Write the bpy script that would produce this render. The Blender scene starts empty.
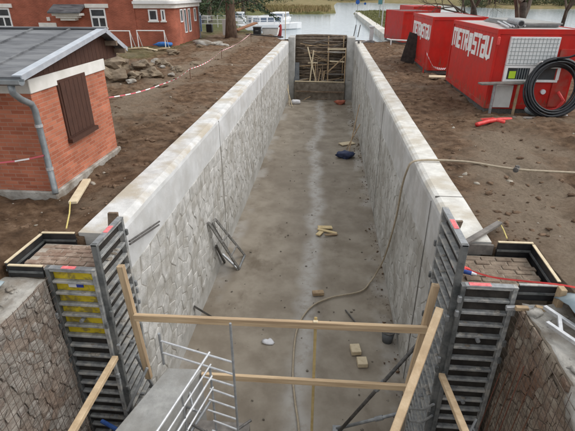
import bpy, bmesh, math, random
from mathutils import Vector, Matrix, noise
random.seed(7)
R = math.radians
scene = bpy.context.scene
col = scene.collection

# ------------------------------------------------------------------ camera
cam_d = bpy.data.cameras.new('camera')
cam_d.sensor_fit = 'HORIZONTAL'
cam_d.sensor_width = 36.0
cam_d.lens = 36.0 * 447.0 / 575.0
cam_d.clip_start = 0.05
cam_d.clip_end = 4000.0
cam = bpy.data.objects.new('camera', cam_d)
col.objects.link(cam)
cam.location = (0.0, 0.0, 3.4)
cam.rotation_euler = (R(90.0 - 26.36), 0.0, R(4.983))
scene.camera = cam

# ------------------------------------------------------------------ sky, sun, exposure
world = bpy.data.worlds.new('World')
scene.world = world
world.use_nodes = True
wn = world.node_tree
wn.nodes.clear()
SUN_EL, SUN_AZ = 46.0, 82.0
sky = wn.nodes.new('ShaderNodeTexSky')
sky.sky_type = 'NISHITA'
sky.sun_disc = False
sky.sun_elevation = R(SUN_EL)
sky.sun_rotation = R(SUN_AZ)
sky.air_density = 1.0
sky.dust_density = 6.0
sky.ozone_density = 1.0
hs = wn.nodes.new('ShaderNodeHueSaturation')
hs.inputs['Saturation'].default_value = 0.2
bgn = wn.nodes.new('ShaderNodeBackground')
bgn.inputs['Strength'].default_value = 0.13
won = wn.nodes.new('ShaderNodeOutputWorld')
wn.links.new(sky.outputs[0], hs.inputs['Color'])
deck = wn.nodes.new('ShaderNodeMix')            # even cloud deck over the clear sky
deck.data_type = 'RGBA'
deck.inputs['Factor'].default_value = 0.7
deck.inputs['B'].default_value = (7.0, 7.2, 7.45, 1.0)
wn.links.new(hs.outputs[0], deck.inputs['A'])
wn.links.new(deck.outputs['Result'], bgn.inputs['Color'])
wn.links.new(bgn.outputs[0], won.inputs['Surface'])

sun_d = bpy.data.lights.new('sun', 'SUN')
sun_d.energy = 1.2
sun_d.angle = R(40.0)
sun_d.color = (1.0, 0.97, 0.93)
sun = bpy.data.objects.new('sun', sun_d)
col.objects.link(sun)
_a = R(SUN_AZ)
_dir = Vector((math.sin(_a) * math.cos(R(SUN_EL)), math.cos(_a) * math.cos(R(SUN_EL)), math.sin(R(SUN_EL))))
sun.rotation_euler = _dir.to_track_quat('Z', 'Y').to_euler()

scene.view_settings.view_transform = 'Standard'
scene.view_settings.look = 'None'
scene.view_settings.gamma = 1.0
scene.view_settings.exposure = 0.36
scene.view_settings.use_curve_mapping = False

# ------------------------------------------------------------------ materials
MATS = {}


def mat(name, c1, c2=None, scale=4.0, detail=6.0, rough=0.85, bump=0.0, bscale=30.0, c3=None, scale3=0.6,
        amt3=0.5, metal=0.0, bdist=0.02, lo=0.35, hi=0.65, stretch=(1, 1, 1), spec=0.4, rvar=0.0, lo3=0.45, hi3=0.62):
    if name in MATS:
        return MATS[name]
    m = bpy.data.materials.new(name)
    m.use_nodes = True
    nt = m.node_tree
    N, L = nt.nodes, nt.links
    b = N['Principled BSDF']
    b.inputs['Roughness'].default_value = rough
    b.inputs['Metallic'].default_value = metal
    b.inputs['Specular IOR Level'].default_value = spec
    geo = N.new('ShaderNodeNewGeometry')
    mp = N.new('ShaderNodeMapping')
    mp.inputs['Scale'].default_value = stretch
    L.new(geo.outputs['Position'], mp.inputs['Vector'])
    out = None
    if c2 is None:
        b.inputs['Base Color'].default_value = (*c1, 1)
    else:
        n1 = N.new('ShaderNodeTexNoise')
        n1.inputs['Scale'].default_value = scale
        n1.inputs['Detail'].default_value = detail
        n1.inputs['Roughness'].default_value = 0.62
        L.new(mp.outputs[0], n1.inputs['Vector'])
        cr = N.new('ShaderNodeValToRGB')
        cr.color_ramp.elements[0].position = lo
        cr.color_ramp.elements[1].position = hi
        cr.color_ramp.elements[0].color = (*c1, 1)
        cr.color_ramp.elements[1].color = (*c2, 1)
        L.new(n1.outputs['Fac'], cr.inputs['Fac'])
        out = cr.outputs['Color']
        if c3 is not None:
            n3 = N.new('ShaderNodeTexNoise')
            n3.inputs['Scale'].default_value = scale3
            n3.inputs['Detail'].default_value = 5.0
            n3.inputs['Roughness'].default_value = 0.6
            L.new(mp.outputs[0], n3.inputs['Vector'])
            mr = N.new('ShaderNodeMapRange')
            mr.inputs['From Min'].default_value = lo3
            mr.inputs['From Max'].default_value = hi3
            mr.inputs['To Max'].default_value = amt3
            L.new(n3.outputs['Fac'], mr.inputs['Value'])
            mx = N.new('ShaderNodeMix')
            mx.data_type = 'RGBA'
            L.new(mr.outputs[0], mx.inputs['Factor'])
            L.new(out, mx.inputs['A'])
            mx.inputs['B'].default_value = (*c3, 1)
            out = mx.outputs['Result']
        L.new(out, b.inputs['Base Color'])
        if rvar:
            mr2 = N.new('ShaderNodeMapRange')
            mr2.inputs['From Min'].default_value = 0.3
            mr2.inputs['From Max'].default_value = 0.7
            mr2.inputs['To Min'].default_value = max(0.03, rough - rvar)
            mr2.inputs['To Max'].default_value = min(1.0, rough + rvar)
            L.new(n1.outputs['Fac'], mr2.inputs['Value'])
            L.new(mr2.outputs[0], b.inputs['Roughness'])
    if bump > 0:
        nb = N.new('ShaderNodeTexNoise')
        nb.inputs['Scale'].default_value = bscale
        nb.inputs['Detail'].default_value = 8.0
        nb.inputs['Roughness'].default_value = 0.65
        L.new(mp.outputs[0], nb.inputs['Vector'])
        bn = N.new('ShaderNodeBump')
        bn.inputs['Strength'].default_value = bump
        bn.inputs['Distance'].default_value = bdist
        L.new(nb.outputs['Fac'], bn.inputs['Height'])
        L.new(bn.outputs[0], b.inputs['Normal'])
    MATS[name] = m
    return m


def brick_mat(name, c1, c2, mortar, bw=0.25, bh=0.075, ms=0.010):
    m = bpy.data.materials.new(name)
    m.use_nodes = True
    N, L = m.node_tree.nodes, m.node_tree.links
    b = N['Principled BSDF']
    b.inputs['Roughness'].default_value = 0.9
    b.inputs['Specular IOR Level'].default_value = 0.25
    geo = N.new('ShaderNodeNewGeometry')
    sp = N.new('ShaderNodeSeparateXYZ')
    L.new(geo.outputs['Position'], sp.inputs[0])
    ad = N.new('ShaderNodeMath')
    ad.operation = 'ADD'
    L.new(sp.outputs[0], ad.inputs[0])
    L.new(sp.outputs[1], ad.inputs[1])
    cb = N.new('ShaderNodeCombineXYZ')
    L.new(ad.outputs[0], cb.inputs[0])
    L.new(sp.outputs[2], cb.inputs[1])
    br = N.new('ShaderNodeTexBrick')
    br.inputs['Scale'].default_value = 1.0
    br.inputs['Brick Width'].default_value = bw
    br.inputs['Row Height'].default_value = bh
    br.inputs['Mortar Size'].default_value = ms
    br.inputs['Color1'].default_value = (*c1, 1)
    br.inputs['Color2'].default_value = (*c2, 1)
    br.inputs['Mortar'].default_value = (*mortar, 1)
    L.new(cb.outputs[0], br.inputs['Vector'])
    n = N.new('ShaderNodeTexNoise')
    n.inputs['Scale'].default_value = 1.3
    n.inputs['Detail'].default_value = 7.0
    L.new(geo.outputs['Position'], n.inputs['Vector'])
    mr = N.new('ShaderNodeMapRange')
    mr.inputs['From Min'].default_value = 0.3
    mr.inputs['From Max'].default_value = 0.72
    mr.inputs['To Min'].default_value = 0.72
    mr.inputs['To Max'].default_value = 1.22
    L.new(n.outputs['Fac'], mr.inputs['Value'])
    mx = N.new('ShaderNodeMix')
    mx.data_type = 'RGBA'
    mx.blend_type = 'MULTIPLY'
    mx.inputs['Factor'].default_value = 1.0
    L.new(br.outputs['Color'], mx.inputs['A'])
    L.new(mr.outputs[0], mx.inputs['B'])
    L.new(mx.outputs['Result'], b.inputs['Base Color'])
    bn = N.new('ShaderNodeBump')
    bn.inputs['Strength'].default_value = 0.6
    bn.inputs['Distance'].default_value = 0.01
    bn.invert = True
    L.new(br.outputs['Fac'], bn.inputs['Height'])
    L.new(bn.outputs[0], b.inputs['Normal'])
    MATS[name] = m
    return m


# concrete
JOINT = mat('joint_filler', (.13, .125, .115), (.20, .19, .175), 5)
WALLC = mat('wall_concrete', (.40, .395, .375), (.53, .525, .505), 2.2, 8, .9, .35, 24, c3=(.30, .285, .25), scale3=.9, amt3=.55)
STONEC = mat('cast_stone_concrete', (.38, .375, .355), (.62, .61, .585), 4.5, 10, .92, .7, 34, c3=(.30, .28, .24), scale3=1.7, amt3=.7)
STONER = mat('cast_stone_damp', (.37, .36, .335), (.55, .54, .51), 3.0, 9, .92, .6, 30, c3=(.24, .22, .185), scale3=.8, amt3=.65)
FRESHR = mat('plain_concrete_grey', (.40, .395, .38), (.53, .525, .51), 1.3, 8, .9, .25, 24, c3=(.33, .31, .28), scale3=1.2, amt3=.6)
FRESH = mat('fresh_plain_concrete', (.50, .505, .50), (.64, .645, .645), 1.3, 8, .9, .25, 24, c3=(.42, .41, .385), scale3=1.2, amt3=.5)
OLDC = mat('old_concrete', (.25, .215, .18), (.50, .46, .41), 3.5, 9, .95, .9, 14, c3=(.24, .165, .12), scale3=1.1, amt3=.75, bdist=.06)
OLDB = mat('old_block_grey', (.25, .225, .195), (.47, .435, .395), 6, 9, .95, 1.0, 16, c3=(.20, .13, .095), scale3=2.0, amt3=.6, bdist=.06)
OLDRB = mat('old_block_brown', (.22, .175, .13), (.44, .38, .305), 6, 9, .95, 1.0, 16, c3=(.21, .10, .06), scale3=2.0, amt3=.6, bdist=.06)
OLDR = mat('old_brown_masonry', (.21, .16, .115), (.43, .37, .295), 3.0, 9, .95, .9, 14, c3=(.20, .085, .045), scale3=.9, amt3=.7, bdist=.06)
SLABC = mat('slab_concrete', (.27, .27, .26), (.38, .38, .365), 5, 9, .93, .35, 60, c3=(.23, .22, .20), scale3=1.6, amt3=.6)
RUBC = mat('rubble_concrete', (.27, .25, .22), (.47, .45, .41), 3, 8, .95, .8, 12, c3=(.17, .13, .09), scale3=2, amt3=.7, bdist=.04)
# steel
FORM = mat('formwork_steel', (.19, .195, .195), (.39, .395, .385), 9, 9, .6, .45, 45, c3=(.47, .45, .41), scale3=5, amt3=.85, metal=.15, rvar=.15, lo3=.5, hi3=.6)
FORMD = mat('formwork_dark_edge', (.05, .055, .055), (.12, .125, .125), 9, 8, .6, .2, 60, c3=(.20, .20, .19), scale3=4, amt3=.6)
GALV = mat('galvanised_steel', (.50, .51, .52), (.66, .67, .68), 14, 5, .38, .1, 80, metal=.55)
GALVD = mat('dull_galvanised_steel', (.22, .23, .235), (.36, .37, .375), 10, 6, .5, .15, 60, metal=.4)
RUST = mat('rusty_steel', (.09, .042, .027), (.18, .085, .05), 18, 6, .85, .3, 60)
DARKST = mat('dark_scrap_steel', (.07, .068, .065), (.16, .15, .14), 12, 6, .6, .2, 60, metal=.3)
WIRE = mat('mesh_wire', (.075, .055, .045), (.14, .105, .085), 20, 4, .75)
BLUEST = mat('blue_painted_steel', (.02, .06, .22), (.04, .10, .30), 10, 4, .5)
BLACKB = mat('black_film_board', (.012, .012, .013), (.03, .03, .032), 6, 6, .4, .1, 40)
DARKPLY = mat('dark_stained_ply', (.016, .014, .012), (.045, .038, .032), 6, 6, .75, .2, 40)
YELPLY = mat('yellow_form_ply', (.46, .34, .015), (.66, .51, .03), 5, 8, .6, .2, 40, c3=(.20, .16, .06), scale3=7, amt3=.8, lo3=.5, hi3=.6)
PINK = mat('pink_spray_paint', (.75, .13, .14), (.85, .24, .24), 20, 4, .8)
STK_B = mat('sticker_blue', (.03, .05, .30))
STK_W = mat('sticker_white', (.70, .70, .72))
# timber
PINE = mat('fresh_pine', (.45, .32, .19), (.60, .46, .30), 7, 8, .8, .25, 40, c3=(.36, .26, .16), scale3=4, amt3=.5, stretch=(1, 1, 1))
def pine(name, st):
    return mat(name, (.43, .30, .175), (.60, .455, .29), 26, 6, .8, .35, 60, c3=(.30, .21, .13), scale3=9, amt3=.75, stretch=st, bdist=.006)


PINEX, PINEY, PINEZ = pine('pine_grain_x', (.06, 1, 1)), pine('pine_grain_y', (1, .06, 1)), pine('pine_grain_z', (1, 1, .06))
PINEO = mat('weathered_pine', (.36, .25, .145), (.50, .37, .23), 7, 8, .85, .25, 40, c3=(.24, .17, .11), scale3=3, amt3=.6)
PALEW = mat('pale_sawn_board', (.55, .45, .30), (.68, .58, .41), 8, 6, .85, .2, 40)
YELW = mat('yellow_sawn_board', (.60, .46, .24), (.72, .58, .34), 8, 6, .85, .2, 40)
OLDW = mat('old_brown_board', (.11, .075, .05), (.24, .175, .125), 5, 7, .9, .4, 30, c3=(.30, .25, .19), scale3=2, amt3=.5)
GREYW = mat('grey_wet_board', (.12, .11, .10), (.22, .20, .18), 6, 6, .8, .3, 30)
# shed and building
BRICK = brick_mat('shed_brick', (.50, .18, .105), (.35, .11, .062), (.42, .22, .155), .25, .075, .008)
BRICK2 = brick_mat('house_brick', (.40, .11, .065), (.31, .085, .05), (.36, .16, .11))
ROOF = mat('sheet_metal_roof', (.06, .062, .068), (.155, .16, .17), 2.4, 10, .6, .25, 10, c3=(.215, .22, .225), scale3=1.6, amt3=.75, metal=.12, rvar=.12, stretch=(.5, 2.2, 1))
FLASH = mat('roof_flashing', (.42, .46, .51), (.54, .57, .61), 6, 5, .4, .1, 40, metal=.3)
BROWNP = mat('brown_painted_board', (.055, .022, .014), (.085, .036, .022), 6, 6, .7, .3, 40, stretch=(1, 5, 1))
WHITEP = mat('white_render', (.66, .64, .59), (.78, .76, .72), 3, 7, .9, .2, 40)
PIPEG = mat('grey_downpipe', (.19, .21, .22), (.29, .31, .32), 6, 5, .45, .1, 30, metal=.3)
GLASS = mat('window_glass', (.03, .035, .04), (.06, .07, .08), 2, 3, .08, spec=.6)
WHITEPT = mat('white_paint', (.72, .72, .71), (.80, .80, .79), 6, 5, .5)
# containers
def red_paint(name, c1, c2, faded):
    m = mat(name, c1, c2, 1.6, 7, .5, .12, 30, c3=faded, scale3=2.4, amt3=.6, rvar=.08, spec=.25)
    N, L = m.node_tree.nodes, m.node_tree.links
    b = N['Principled BSDF']
    src = b.inputs['Base Color'].links[0].from_socket
    geo = N.new('ShaderNodeNewGeometry')
    sp = N.new('ShaderNodeSeparateXYZ')
    L.new(geo.outputs['Position'], sp.inputs[0])
    n = N.new('ShaderNodeTexNoise')
    n.inputs['Scale'].default_value = 7.0
    n.inputs['Detail'].default_value = 8.0
    n.inputs['Roughness'].default_value = .7
    mp = N.new('ShaderNodeMapping')
    mp.inputs['Scale'].default_value = (1, 1, .35)
    L.new(geo.outputs['Position'], mp.inputs['Vector'])
    L.new(mp.outputs[0], n.inputs['Vector'])
    hi = N.new('ShaderNodeMapRange')            # splashed mud sits low on the sheets
    hi.inputs['From Min'].default_value = .05
    hi.inputs['From Max'].default_value = .75
    hi.inputs['To Min'].default_value = .16
    hi.inputs['To Max'].default_value = -.10
    L.new(sp.outputs[2], hi.inputs['Value'])
    ad = N.new('ShaderNodeMath')
    L.new(n.outputs['Fac'], ad.inputs[0])
    L.new(hi.outputs[0], ad.inputs[1])
    mr = N.new('ShaderNodeMapRange')
    mr.inputs['From Min'].default_value = .54
    mr.inputs['From Max'].default_value = .66
    mr.inputs['To Max'].default_value = .75
    L.new(ad.outputs[0], mr.inputs['Value'])
    mx = N.new('ShaderNodeMix')
    mx.data_type = 'RGBA'
    L.new(mr.outputs[0], mx.inputs['Factor'])
    L.new(src, mx.inputs['A'])
    mx.inputs['B'].default_value = (.17, .085, .055, 1)
    L.new(mx.outputs['Result'], b.inputs['Base Color'])
    return m


RED = red_paint('container_red', (.47, .016, .011), (.56, .024, .016), (.40, .03, .022))
REDD = mat('container_red_dirty', (.40, .018, .013), (.47, .03, .022), 2.5, 7, .55, .1, 30, spec=.25, c3=(.30, .12, .09), scale3=2, amt3=.6)
LETW = mat('lettering_white', (.74, .73, .71), (.82, .81, .80), 5, 5, .5)
CROOF = mat('container_roof', (.32, .30, .29), (.45, .43, .41), 2, 6, .6, .1, 20, c3=(.40, .12, .09), scale3=1, amt3=.4)
SHUT = mat('white_shutter', (.66, .68, .68), (.76, .78, .78), 8, 5, .5)
SHUTL = mat('shutter_grid_grey', (.30, .33, .33))
GREYDOOR = mat('grey_white_sheet', (.48, .48, .46), (.58, .58, .56), 3, 6, .7, .1, 20)
LIME = mat('lime_vest', (.45, .65, .04))
BLACKH = mat('black_hose', (.012, .013, .016), (.03, .032, .036), 12, 5, .4, .1, 30)
TANH = mat('tan_hose', (.34, .28, .20), (.44, .37, .27), 12, 5, .6, .1, 40)
REDPIPE = mat('red_corrugated_pipe', (.55, .03, .03), (.66, .06, .05), 12, 4, .5)
TAPER = mat('tape_red', (.60, .12, .15))
TAPEW = mat('tape_white', (.78, .76, .75))
TARP = mat('blue_grey_tarp', (.22, .28, .31), (.32, .38, .40), 4, 5, .6, .3, 12)
BLUEBAG = mat('navy_bag', (.02, .03, .08), (.05, .065, .13), 8, 5, .6)
REDCLOTH = mat('red_cloth', (.62, .05, .05), (.70, .10, .08), 8, 5, .8)
BOATW = mat('boat_white', (.74, .75, .76), (.80, .81, .82), 3, 4, .35)
BOATG = mat('boat_window', (.10, .14, .20), (.16, .20, .26), 3, 4, .15)
BOATB = mat('boat_blue', (.05, .12, .30))
BARK = mat('bark', (.10, .065, .045), (.22, .15, .11), 5, 8, .95, .9, 10, bdist=.05, stretch=(2, 2, .5))
BARKD = mat('dark_bark', (.045, .037, .03), (.10, .08, .065), 5, 8, .95, .8, 10, bdist=.04)
TWIG = mat('twigs', (.07, .05, .04), (.13, .10, .075), 3, 4, .9)
NEEDLE = mat('needles', (.020, .040, .018), (.05, .085, .035), 1.2, 5, .8)
SHRUB = mat('shrub_leaves', (.035, .05, .02), (.10, .11, .045), .9, 5, .85)
REED = mat('dry_reeds', (.22, .16, .075), (.36, .27, .13), .35, 6, .95, c3=(.12, .14, .045), scale3=.08, amt3=.6)
ROCK = mat('boulder', (.14, .105, .072), (.29, .23, .16), 2.5, 8, .95, .9, 9, bdist=.05, c3=(.16, .12, .085), scale3=1.5, amt3=.6)
CLOD = mat('soil_clods', (.075, .045, .026), (.20, .13, .083), 5, 8, .98, .8, 25)
DUST = mat('chips', (.20, .17, .13), (.40, .36, .30), 9, 4, .95)
SIGNB = mat('sign_blue', (.03, .10, .34))
SIGNG = mat('sign_teal', (.10, .24, .26))
PLASTIC = mat('grey_plastic', (.10, .11, .12), (.16, .17, .18), 4, 4, .5)
ORANGE = mat('orange_lamp', (.80, .16, .04))


def coping_material():
    m = mat('coping_concrete', (.49, .485, .47), (.66, .655, .64), 3.5, 10, .9, .4, 40, c3=(.42, .36, .27), scale3=1.1, amt3=.8)
    return m


COPING = coping_material()
COPINGR = mat('coping_concrete_cream', (.53, .515, .475), (.69, .675, .63), 4, 10, .9, .4, 40, c3=(.44, .39, .31), scale3=1.5, amt3=.75)


# ------------------------------------------------------------------ mesh helpers
class MB:
    def __init__(s):
        s.v, s.f, s.m = [], [], []

    def add(s, vs, fs, mi=0):
        o = len(s.v)
        s.v += [Vector(v) for v in vs]
        s.f += [tuple(i + o for i in f) for f in fs]
        s.m += [mi] * len(fs)
        return s

    def box(s, c, d, rot=None, mi=0):
        c = Vector(c)
        hx, hy, hz = d[0] / 2, d[1] / 2, d[2] / 2
        vs = [Vector((x, y, z)) for x in (-hx, hx) for y in (-hy, hy) for z in (-hz, hz)]
        if rot is not None:
            vs = [rot @ v for v in vs]
        vs = [v + c for v in vs]
        return s.add(vs, [(0, 1, 3, 2), (4, 6, 7, 5), (0, 4, 5, 1), (2, 3, 7, 6), (0, 2, 6, 4), (1, 5, 7, 3)], mi)

    def bb(s, lo, hi, mi=0):
        return s.box([(a + b) / 2 for a, b in zip(lo, hi)], [abs(b - a) for a, b in zip(lo, hi)], None, mi)

    def bar(s, p0, p1, w, h, up=(0, 0, 1), mi=0):
        p0, p1 = Vector(p0), Vector(p1)
        y = (p1 - p0)
        ln = y.length
        y = y / ln
        u = Vector(up)
        if abs(u.dot(y)) > .98:
            u = Vector((0, 1, 0))
        x = y.cross(u).normalized()
        z = x.cross(y).normalized()
        rot = Matrix((x, y, z)).transposed()
        return s.box((p0 + p1) / 2, (w, ln, h), rot, mi)

    def path(s, pts, r, n=8, mi=0, cap=True):
        pts = [Vector(p) for p in pts]
        rs = r if isinstance(r, (list, tuple)) else [r] * len(pts)
        rings = []
        t0 = (pts[1] - pts[0]).normalized()
        a = t0.orthogonal().normalized()
        for i, p in enumerate(pts):
            if i == 0:
                t = pts[1] - pts[0]
            elif i == len(pts) - 1:
                t = pts[-1] - pts[-2]
            else:
                t = pts[i + 1] - pts[i - 1]
            t.normalize()
            a = (a - t * a.dot(t))
            a = a.normalized() if a.length > 1e-6 else t.orthogonal().normalized()
            b = t.cross(a)
            rings.append([p + (a * math.cos(2 * math.pi * k / n) + b * math.sin(2 * math.pi * k / n)) * rs[i] for k in range(n)])
        vs = [v for rg in rings for v in rg]
        fs = []
        for i in range(len(pts) - 1):
            for k in range(n):
                k2 = (k + 1) % n
                fs.append((i * n + k, i * n + k2, (i + 1) * n + k2, (i + 1) * n + k))
        if cap:
            fs.append(tuple(reversed(range(n))))
            o = (len(pts) - 1) * n
            fs.append(tuple(o + k for k in range(n)))
        return s.add(vs, fs, mi)

    def tube(s, p0, p1, r, n=8, mi=0):
        return s.path([p0, p1], r, n, mi)

    def prism(s, poly, d, mi=0):
        """poly: 3D points of one face; d: extrusion vector"""
        d = Vector(d)
        n = len(poly)
        vs = [Vector(p) for p in poly] + [Vector(p) + d for p in poly]
        fs = [tuple(reversed(range(n))), tuple(range(n, 2 * n))]
        for i in range(n):
            j = (i + 1) % n
            fs.append((i, j, n + j, n + i))
        return s.add(vs, fs, mi)

    def blob(s, c, r, seed=0, sub=1, squash=(1, 1, 1), rough=.35, mi=0):
        vs, fs = ICO[sub]
        c = Vector(c)
        o = []
        for v in vs:
            sv = Vector((seed * 3.1, seed * 1.7, seed * .9))
            k = 1 + rough * (noise.noise(v * 1.3 + sv) * 1.3 + .5 * noise.noise(v * 3.1 + sv) + .25 * noise.noise(v * 7 + sv))
            o.append(c + Vector((v.x * squash[0], v.y * squash[1], v.z * squash[2])) * r * k)
        return s.add(o, fs, mi)

    def build(s, name, mats, parent=None, bevel=0, smooth=False, world_at=None):
        me = bpy.data.meshes.new(name)
        if parent is not None:
            o = ORG[parent.name]
        else:
            o = Vector(world_at) if world_at is not None else Vector((0, 0, 0))
        me.from_pydata([tuple(v - o) for v in s.v], [], s.f)
        if not isinstance(mats, (list, tuple)):
            mats = [mats]
        for m in mats:
            me.materials.append(m)
        if len(mats) > 1:
            me.polygons.foreach_set('material_index', s.m)
        if smooth:
            me.polygons.foreach_set('use_smooth', [True] * len(me.polygons))
        bm = bmesh.new()
        bm.from_mesh(me)
        bmesh.ops.recalc_face_normals(bm, faces=bm.faces[:])
        if bevel:
            bmesh.ops.bevel(bm, geom=bm.edges[:], offset=bevel, segments=1, affect='EDGES', clamp_overlap=True)
        bm.to_mesh(me)
        bm.free()
        ob = bpy.data.objects.new(name, me)
        col.objects.link(ob)
        if parent is not None:
            ob.parent = parent
            ORG[ob.name] = o.copy()
        else:
            ob.location = o
            ORG[ob.name] = o.copy()
        return ob


ORG = {}
ICO = {}
for sub in (1, 2, 3):
    bm = bmesh.new()
    bmesh.ops.create_icosphere(bm, subdivisions=sub, radius=1)
    ICO[sub] = ([v.co.copy() for v in bm.verts], [tuple(v.index for v in f.verts) for f in bm.faces])
    bm.free()


def thing(name, label, cat, loc, group=None):
    o = bpy.data.objects.new(name, None)
    o.empty_display_size = .2
    col.objects.link(o)
    o.location = loc
    ORG[o.name] = Vector(loc)
    o['label'] = label
    o['category'] = cat
    if group:
        o['group'] = group
    return o


def tag(o, label, cat, group=None):
    o['label'] = label
    o['category'] = cat
    if group:
        o['group'] = group
    return o


def struct(o):
    o['kind'] = 'structure'
    return o


def stuff(o, label=None, cat=None):
    o['kind'] = 'stuff'
    if label:
        o['label'] = label
        o['category'] = cat
    return o


def share(src, parent, off, name=None):
    """another piece with the same mesh, under the same thing"""
    o = bpy.data.objects.new(name or src.name.split('.')[0], src.data)
    col.objects.link(o)
    o.parent = parent
    o.location = off
    return o


def fbm(x, y, s, o=4, seed=0.0):
    return noise.fractal(Vector((x * s, y * s, seed)), 1.0, 2.0, o)


def lerp(a, b, t):
    return a + (b - a) * t


def sstep(a, b, x):
    t = max(0.0, min(1.0, (x - a) / (b - a)))
    return t * t * (3 - 2 * t)


# ------------------------------------------------------------------ layout constants
FZ = -4.70                 # lock floor
XL, XR = -3.30, 2.05       # chamber faces
WZ = -0.60                 # upstream water level
Y_END = 39.0


def shore_left(y):
    pts = [(40.7, -3.9), (46, -5.2), (52, -8.5), (62, -12.0), (80, -14.5), (108, -15.0)]
    if y <= pts[0][0]:
        return pts[0][1]
    for (a, xa), (b, xb) in zip(pts, pts[1:]):
        if y <= b:
            return lerp(xa, xb, (y - a) / (b - a))
    return 1.0


def land_amount(x, y):
    """signed distance-like: >0 land, <0 water"""
    if y < 40.6:
        d = 15.0 - x
        return d
    # left land
    dl = shore_left(y) - x if y < 109 else (-1.5 + (y - 112) * .03 - x)
    if y >= 106 and x < 2:
        dl = max(dl, min(y - 108 - 2.2 * math.sin(x * .35) - max(0, (x + 9)) * .55, 3.0) if x < 1.5 else -9)
    # right spit
    ds = min(x - 5.5, 15.0 - x + 3 * math.sin(y * .07), (118 - abs(x - 10) * 1.2) - y)
    # far bank
    yf = 262 if x < 20 else (lerp(262, 222, (x - 20) / 22) if x < 42 else (lerp(222, 152, (x - 42) / 12) if x < 54 else 152 - (x - 54) * .05))
    df = (y - yf - 3 * math.sin(x * .11)) * .4
    return max(dl, ds, df)


def land_z(x, y):
    """height of bare ground"""
    d = land_amount(x, y)
    z = -0.04
    z += .16 * fbm(x, y, .22, 3, 3.3) + .075 * fbm(x, y, .9, 3, 7.7)
    near = 1.0 - sstep(34, 60, y)
    z += near * .05 * fbm(x, y, 2.6, 4, 1.1)
    if near > .2 and -12 < x < 10:
        z += near * .12 * (abs(noise.noise(Vector((x * 2.1, y * 2.1, 4.)))) + .6 * abs(noise.noise(Vector((x * 4.7, y * 4.7, 8.)))) - .35)
    # keep level beside the copings
    k = min(abs(x - 2.62), abs(x + 3.87))
    if y < 41:
        z = lerp(-0.07 + .03 * fbm(x, y, 2.5, 3, 5.), z, sstep(0.0, 1.3, k))
    # tracks on the right
    if 2.6 < x < 9 and y < 20:
        for cx_, w_ in ((3.9 + .5 * math.sin(y * .25), .35), (5.5 + .4 * math.sin(y * .3 + 1), .35)):
            z -= .11 * math.exp(-((x - cx_) / w_) ** 2) * (1 - sstep(11, 14, y))
    # rubble bank by the shed
    z += .35 * math.exp(-((x + 9.6) / 2.0) ** 2 - ((y - 21) / 3.2) ** 2)
    if y > 41:
        z += .5 * sstep(2, 10, d) * sstep(120, 150, y) + 2.0 * sstep(3, 30, d) * sstep(140, 170, y)
    # bank slopes into the water
    z = lerp(-1.5, z, sstep(-1.4, .55, d))
    return z


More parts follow.
